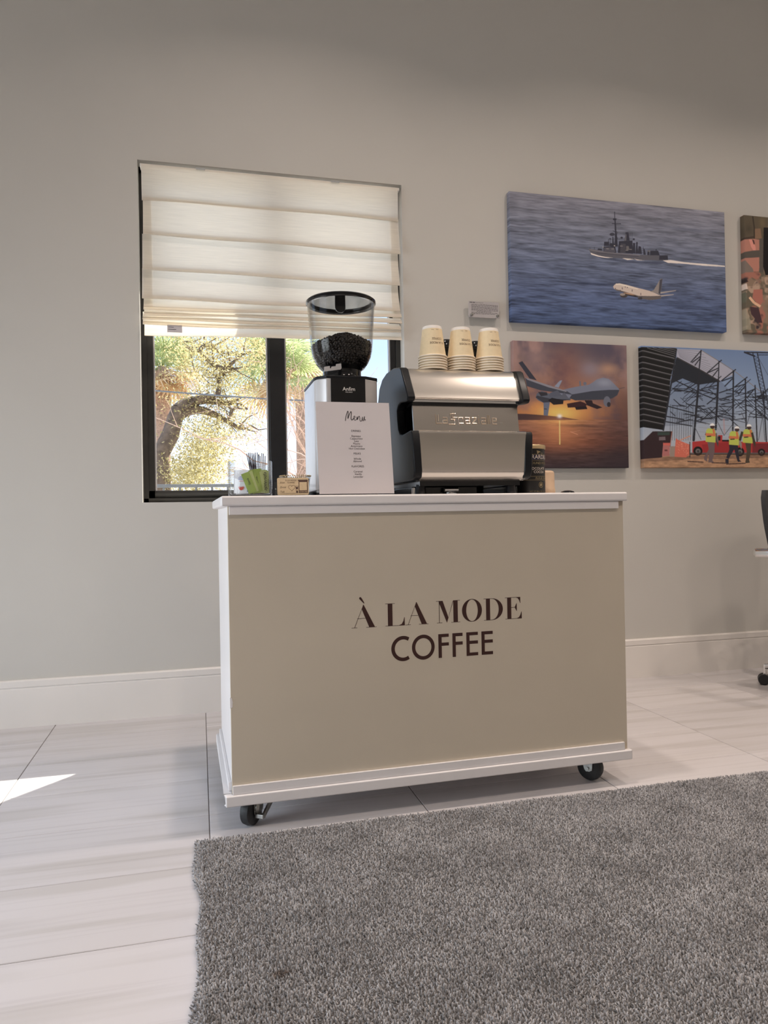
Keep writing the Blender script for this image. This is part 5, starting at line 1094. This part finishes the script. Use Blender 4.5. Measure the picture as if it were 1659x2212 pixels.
# ---------------------------------------------------------------- office chair at the right
def office_chair():
    root = thing('office_chair', 'dark mesh office chair with polished arms at the right edge, partly out of frame', 'office chair', (2.868, 2.75, 0), math.radians(17.5))
    def bow(u, v):                                            # backrest surface
        return (0.200*u*(0.80+0.20*min(1.0, v*1.6)), 0.20+0.045*v+0.035*(1-u*u), 0.50+0.44*v)
    n, m_ = 12, 12; vs = []; fs = []
    for s in (0, 1):
        for j in range(m_+1):
            for i in range(n+1):
                u = -1+2*i/n; v = j/m_
                if v > 0.85: u *= math.sqrt(max(0.0, 1-((v-0.85)/0.15)**2*0.35))
                x, y, z = bow(u, v); vs.append((x, y+0.022*s, z))
    W1 = n+1; N1 = W1*(m_+1)
    for j in range(m_):
        for i in range(n):
            a = j*W1+i; fs.append((a, a+1, a+W1+1, a+W1)); fs.append((N1+a, N1+a+W1, N1+a+W1+1, N1+a+1))
    for j in range(m_):
        a = j*W1; fs.append((a, a+W1, N1+a+W1, N1+a)); a = j*W1+n; fs.append((a, N1+a, N1+a+W1, a+W1))
    for i in range(n):
        fs.append((i, N1+i, N1+i+1, i+1)); a = m_*W1+i; fs.append((a, a+1, N1+a+1, N1+a))
    MB().add(vs, fs).build('backrest', 'chair_mesh', root, smooth=60)
    st = [(-0.24, -0.24), (-0.20, -0.27), (0.20, -0.27), (0.24, -0.24), (0.24, 0.18), (0.19, 0.22), (-0.19, 0.22), (-0.24, 0.18)]
    MB().prism(st, 0.43, 0.49, plane='xy').build('seat', 'chair_mesh', root, bevel=0.018, seg=4)
    MB().tube([(0, 0.17, 0.43), (0, 0.25, 0.46), (0, 0.275, 0.56), (0, 0.275, 0.70)], 0.02, 10).build('back_stem', 'black_plastic', root, smooth=50)
    for s in (-1, 1):
        MB().tube([(s*0.20, 0.02, 0.425), (s*0.325, 0.02, 0.44), (s*0.355, 0.02, 0.50), (s*0.355, 0.02, 0.635)], 0.014, 10).build('arm_post', 'chrome', root, smooth=50)
        pl_ = arc(s*0.355, -0.10, 0.034, 180, 360, 10)+arc(s*0.355, 0.175, 0.034, 0, 180, 10)
        MB().prism(pl_, 0.628, 0.672, plane='xy').build('armrest', 'chrome', root, bevel=0.018, seg=4)
    MB().lathe([(0.028, 0.10), (0.028, 0.24), (0.018, 0.25), (0.018, 0.40), (0.05, 0.42), (0.05, 0.43)], n=20).build('gas_lift', 'chrome', root, smooth=30)
    MB().lathe([(0.048, 0.095), (0.050, 0.10), (0.045, 0.135), (0.03, 0.145)], n=24).build('base_hub', 'chrome', root, smooth=40)
    for k in range(5):
        a = math.radians(116.5+72*k); c, s = math.cos(a), math.sin(a)
        MB().tube([(0.03*c, 0.03*s, 0.118), (0.17*c, 0.17*s, 0.108), (0.325*c, 0.325*s, 0.088)], [0.024, 0.019, 0.014], 10).build('base_leg', 'chrome', root, smooth=50)
        q = bpy.data.objects.new('caster', None); col.objects.link(q); q.parent = root; q.location = (0.325*c, 0.325*s, 0); q.rotation_euler = (0, 0, 0.6+k*1.1)
        for sg in (-1, 1):
            MB().lathe([(0.010, -0.009), (0.024, -0.009), (0.026, -0.006), (0.026, 0.006), (0.024, 0.009), (0.010, 0.009)], n=24).xf(Matrix.Translation((sg*0.016, 0.006, 0.0262)) @ Matrix.Rotation(math.pi/2, 4, 'Y')).build('wheel', 'black_plastic', q, smooth=35)
        MB().tube([(0, 0, 0.028), (0, 0, 0.098)], 0.008, 10).build('stem', 'chrome', q, smooth=50)
        MB().prism(arc(0.004, 0.030, 0.021, 0, 180, 8), -0.006, 0.006).build('hood', 'black_plastic', q)
office_chair()

# ---------------------------------------------------------------- recessed ceiling lights
for i, (x, y) in enumerate([(0.5, 1.9), (2.1, 1.9), (3.7, 1.9), (0.5, -0.1), (2.1, -0.1), (3.7, -0.1)]):
    t = thing('ceiling_light', 'round recessed ceiling light, %s of the %s row above the room' % (('first', 'second', 'third')[i % 3], ('window side', 'rear')[i // 3]), 'ceiling light', (x, y, ZC-0.012), group='recessed ceiling lights')
    MB().lathe([(0.075, 0), (0.095, 0.002), (0.098, 0.0115), (0.075, 0.0115)], n=28, close=True).build('trim_ring', 'trim_paint', t, smooth=40)
    MB().lathe([(0.0, 0.006), (0.075, 0.006), (0.075, 0.009), (0.0, 0.009)], n=28).build('diffuser', 'cup_white', t)
    l = lamp('downlight', 'AREA', (x, y, ZC-0.02), (0.0, 0.0, -1), 14.5, (1.0, 0.84, 0.73), shape='DISK', size=0.14, spread=math.radians(132))

# ---------------------------------------------------------------- outside the window
tag(MB().box(-14, 18, WY+T+0.01, 34, -0.30, -0.15).build('ground', 'paving'), kind='structure')
# unseen block added to keep sun out of the right pane
tag(MB().box(1.46, 4.8, WY+T+0.002, 4.62, 2.50, 5.4).build('sun_blocker_right', 'stucco'), kind='structure')
tag(MB().box(-0.7, 1.458, WY+T+0.002, 3.885, 2.60, 2.75).build('sun_blocker_top', 'stucco'), kind='structure')  # unseen slab added to keep sun off the upper roman shade
fn = thing('metal_railing', 'grey metal railing with thin balusters seen low outside the window', 'railing', (0.6, 6.0, -0.15))
MB().box(-2.4, 2.4, -0.018, 0.018, 1.250, 1.275).build('top_rail', 'rail_paint', fn, bevel=0.003)
MB().box(-2.4, 2.4, -0.014, 0.014, 0.10, 0.125).build('bottom_rail', 'rail_paint', fn)
bal = None
for k in range(39):
    x = -2.35+k*0.1235
    if bal is None: bal = MB().box(-0.008, 0.008, -0.008, 0.008, 0.125, 1.25).build('baluster', 'rail_paint', fn); bal.location.x = x
    else:
        o = bal.copy(); col.objects.link(o); o.parent = fn; o.location.x = x
for x in (-2.4, 0.0, 2.4): MB().box(x-0.025, x+0.025, -0.025, 0.025, 0, 1.29).build('post', 'rail_paint', fn)
# cable
def wp(px, py, y): X, Z = on_plane(px, py, y); return (X, y, Z)
cb_pts = [wp(200, 828, 7.4), wp(334, 844, 7.4), wp(450, 853, 7.45), wp(580, 862, 7.5), wp(800, 872, 7.5), wp(1000, 876, 7.5)]
cb0 = cb_pts[0]; cable = MB().tube([tuple(np.array(p)-np.array(cb0)) for p in cb_pts], 0.008, 6).build('overhead_cable', 'rail_paint'); cable.location = cb0
tag(cable, 'thin dark cable strung across the trees outside the left pane', 'cable')

def leaf_cloud(mb, pts, n, spread, size, rr):
    for _ in range(n):
        i = rr.randrange(len(pts)-1); t = rr.random(); a, b = pts[i], pts[i+1]
        c = [a[k]+(b[k]-a[k])*t+rr.gauss(0, spread) for k in range(3)]
        s = size*rr.uniform(0.6, 1.3); d = Vector((rr.gauss(0, 1), rr.gauss(0, 1), rr.gauss(0, 1))).normalized(); e = d.orthogonal().normalized(); f2 = Matrix.Rotation(rr.uniform(0, 6.28), 3, d) @ e
        p = Vector(c); mb.add([p-f2*s, p+d.cross(f2)*s*0.4, p+f2*s, p-d.cross(f2)*s*0.4], [(0, 1, 2, 3)])
def oak():
    y = 10.0; base = wp(335, 1120, y); root = thing('oak_tree', 'leaning oak with winding branches and sparse yellow leaves outside the left pane', 'tree', (base[0], base[1], -0.15))
    O = np.array([base[0], base[1], -0.15]); loc = lambda px, py, dy=0: tuple(np.array(wp(px, py, y+dy))-O)
    tk = [(0.0, 0, 0.0), loc(338, 1080), loc(348, 1030), loc(345, 985), loc(368, 940), loc(378, 905), loc(384, 880)]
    MB().tube(tk, [0.20, 0.17, 0.13, 0.115, 0.115, 0.105, 0.08], 10).build('trunk', 'bark', root, smooth=60)
    # great limb in the near-left corner
    MB().tube([(-0.6, 0.1, 0.0), loc(332, 1060, .2), loc(340, 1015, .2), loc(326, 985, .2), loc(318, 940, .2)], [0.30, 0.24, 0.16, 0.09, 0.05], 9).build('trunk', 'bark', root, smooth=60)
    br = [([(384, 902), (400, 890), (425, 884), (445, 888), (470, 898), (495, 912), (515, 924), (530, 926), (541, 919)], 0.075), ([(384, 885), (400, 872), (420, 866), (445, 864), (470, 868), (490, 872), (508, 866), (520, 860)], 0.085), ([(470, 855), (474, 835), (472, 815), (480, 805), (500, 800)], 0.04),
          ([(420, 866), (445, 858), (470, 855), (500, 858)], 0.06), ([(497, 902), (500, 885), (512, 882), (535, 884)], 0.03), ([(480, 806), (478, 796), (462, 789), (445, 775), (430, 758), (410, 752), (395, 738)], 0.042), ([(478, 796), (495, 790), (510, 778), (524, 766), (545, 758)], 0.034), ([(480, 805), (500, 798), (540, 790)], 0.035), ([(430, 758), (440, 745), (460, 748), (475, 760), (500, 768)], 0.03)]
    rr = random.Random(9); lf = MB()
    for pp, r in br:
        P = [loc(a, b, 0.05*i) for i, (a, b) in enumerate(pp)]
        MB().tube(P, [r*(1-0.85*i/(len(P)-1)) for i in range(len(P))], 7).build('branch', 'bark', root, smooth=60)
        for k in range(len(P)*3):                             # side twigs
            i = rr.randrange(len(P)); a = P[i]; d = Vector((rr.gauss(0, 1), rr.gauss(0, .5), rr.gauss(0, 1))).normalized()*rr.uniform(.15, .4)
            q1 = (a[0]+d.x*.5, a[1]+d.y*.5, a[2]+d.z*.5+rr.uniform(-.05, .05)); q2 = (a[0]+d.x, a[1]+d.y, a[2]+d.z)
            MB().tube([a, q1, q2], [0.014, 0.009, 0.005], 5).build('twig', 'bark', root) if k % 3 == 0 else None
            leaf_cloud(lf, [a, q1, q2], 42, 0.12, 0.019, rr)
    for cx, cy, n, sx, sy in ((430, 960, 900, 48, 50), (400, 1020, 900, 45, 30), (470, 950, 420, 40, 45), (460, 1010, 420, 35, 35), (430, 790, 460, 55, 40), (500, 745, 420, 60, 22), (410, 750, 300, 50, 30), (480, 830, 160, 50, 30), (420, 1050, 300, 60, 14), (560, 760, 220, 40, 30)):
        for _ in range(n):
            a, b = rr.gauss(cx, sx*.55), rr.gauss(cy, sy*.6); p = loc(a, b, rr.uniform(-.8, 1.6)); leaf_cloud(lf, [p, p], 3, 0.07, 0.021, rr)
    tag(lf.build('leaves', 'oak_leaf', root), kind='stuff')
oak()

def fan_leaf(n=22, L_=0.75, seed=1):
    r = random.Random(seed); mb = MB()
    mb.tube([(0, 0, 0), (0.30, 0, 0.02), (0.55, 0, 0.0)], [0.014, 0.011, 0.008], 5)
    for k in range(n):
        a = math.radians(-115+230*k/(n-1)); l = L_*(0.75+0.25*math.cos(a*0.8))*r.uniform(.9, 1.05); c, s = math.cos(a), math.sin(a); w_ = 0.022
        o = (0.55, 0, 0); mid = (0.55+c*l*.55, s*l*.55, 0.03*math.cos(a)); tip = (0.55+c*l, s*l, -0.16*r.uniform(.5, 1.3))
        nx, ny = -s*w_, c*w_
        mb.add([o, (mid[0]+nx, mid[1]+ny, mid[2]), tip, (mid[0]-nx, mid[1]-ny, mid[2])], [(0, 1, 2, 3)])
    return mb
FAN = [fan_leaf(seed=s) for s in (1, 2, 3)]; FANM = {}
def palm(name, label, x, y, ztop, n, rad, old, seed, scale=1.0):
    rr = random.Random(seed); root = thing(name, label, 'tree', (x, y, -0.15), group='fan palms outside the window'); h = ztop+0.15
    tr = MB().lathe([(0.24, 0), (0.19, 0.4), (0.17, h*0.6), (0.20, h-0.2), (0.10, h)], n=14).build('trunk', 'palm_trunk', root, smooth=60)
    skirt = MB()                                              # hanging fibres of dead leaves under the crown
    for k in range(130):
        a = rr.uniform(0, 6.28); z0 = h-rr.uniform(0, 0.45); r0 = 0.20; l = rr.uniform(0.35, 0.9); w_ = rr.uniform(.006, .016); ro = r0+rr.uniform(.05, .38)
        p0 = Vector((r0*math.cos(a), r0*math.sin(a), z0)); p1 = Vector((ro*math.cos(a), ro*math.sin(a), z0-l*.35)); p2 = Vector((ro*1.05*math.cos(a+.1), ro*1.05*math.sin(a+.1), z0-l)); t = Vector((-math.sin(a), math.cos(a), 0))*w_
        skirt.add([p0-t, p0+t, p1+t, p1-t, p2], [(0, 1, 2, 3), (3, 2, 4)])
    skirt.build('dead_skirt', 'palm_dead', root)
    for k in range(n):
        az = rr.uniform(0, 6.28); el = rr.uniform(-0.9, 1.1); kind = 'palm_old' if el < old else 'palm_leaf'; key = (k % 3, kind)
        if key not in FANM:
            me = FAN[k % 3].mesh('frond'); me.materials.append(MATS[kind]); FANM[key] = me
        o = bpy.data.objects.new('frond', FANM[key]); col.objects.link(o); o.parent = root; o.location = (0, 0, h-0.12+rr.uniform(-.15, .1))
        o.rotation_euler = (rr.uniform(-.4, .4), -el, az); o.scale = [scale*rr.uniform(.8, 1.1)]*3
    return root
pL = wp(335, 800, 18.0); palm('fan_palm', 'fan palm with yellowing fronds at the left side of the left pane', pL[0]+0.15, 18.0, pL[2]+0.1, 46, 1.0, 0.05, 4, 1.05)
pM = wp(590, 800, 16.0); palm('fan_palm', 'green fan palm with a dead brown skirt behind the window mullion', pM[0]+0.10, 16.0, pM[2]+0.10, 36, 1.0, -0.45, 8, 1.0)
pR = wp(650, 790, 21.0); palm('fan_palm', 'fan palm with a slender brown trunk behind the right pane', pR[0], 21.0, pR[2]+0.35, 28, 1.0, -0.3, 12, 1.0)

def shrub(name, label, root_loc, stems, seed):
    rr = random.Random(seed); root = thing(name, label, 'shrub', root_loc); tw = MB()
    def grow(p, d, l, r, depth):
        q = p; pts = [p]
        for _ in range(4):
            d = (d+Vector((rr.gauss(0, .16), rr.gauss(0, .14), rr.gauss(0, .13)))).normalized(); q = q+d*(l/4); pts.append(q)
        tw.tube(pts, [r*(1-.12*i) for i in range(5)], 5, caps=False)
        if depth > 0:
            for _ in range(3 if depth > 1 else 2):
                i = rr.randrange(2, 5); nd = (d+Vector((rr.gauss(0, .55), rr.gauss(0, .4), rr.gauss(0, .5)))).normalized(); grow(pts[i], nd, l*rr.uniform(.55, .85), r*.62, depth-1)
    for d, l, r in stems: grow(Vector((0, 0, 0)), Vector(d).normalized(), l, r, 4)
    tw.build('twigs', 'twig', root)
    return root
shrub('bare_shrub', 'bare pinkish twigs of a leafless shrub fanning across the right pane', (2.05, 7.0, -0.15), [((-0.42, 0.05, 1.0), 1.25, 0.018), ((-0.62, 0.0, 0.9), 1.25, 0.016), ((-0.22, 0.15, 1.0), 1.35, 0.018), ((-0.8, 0.1, 0.8), 1.05, 0.014), ((-0.35, -0.1, 1.1), 1.35, 0.016), ((0.1, .05, 1.1), 1.3, 0.016)], 21)
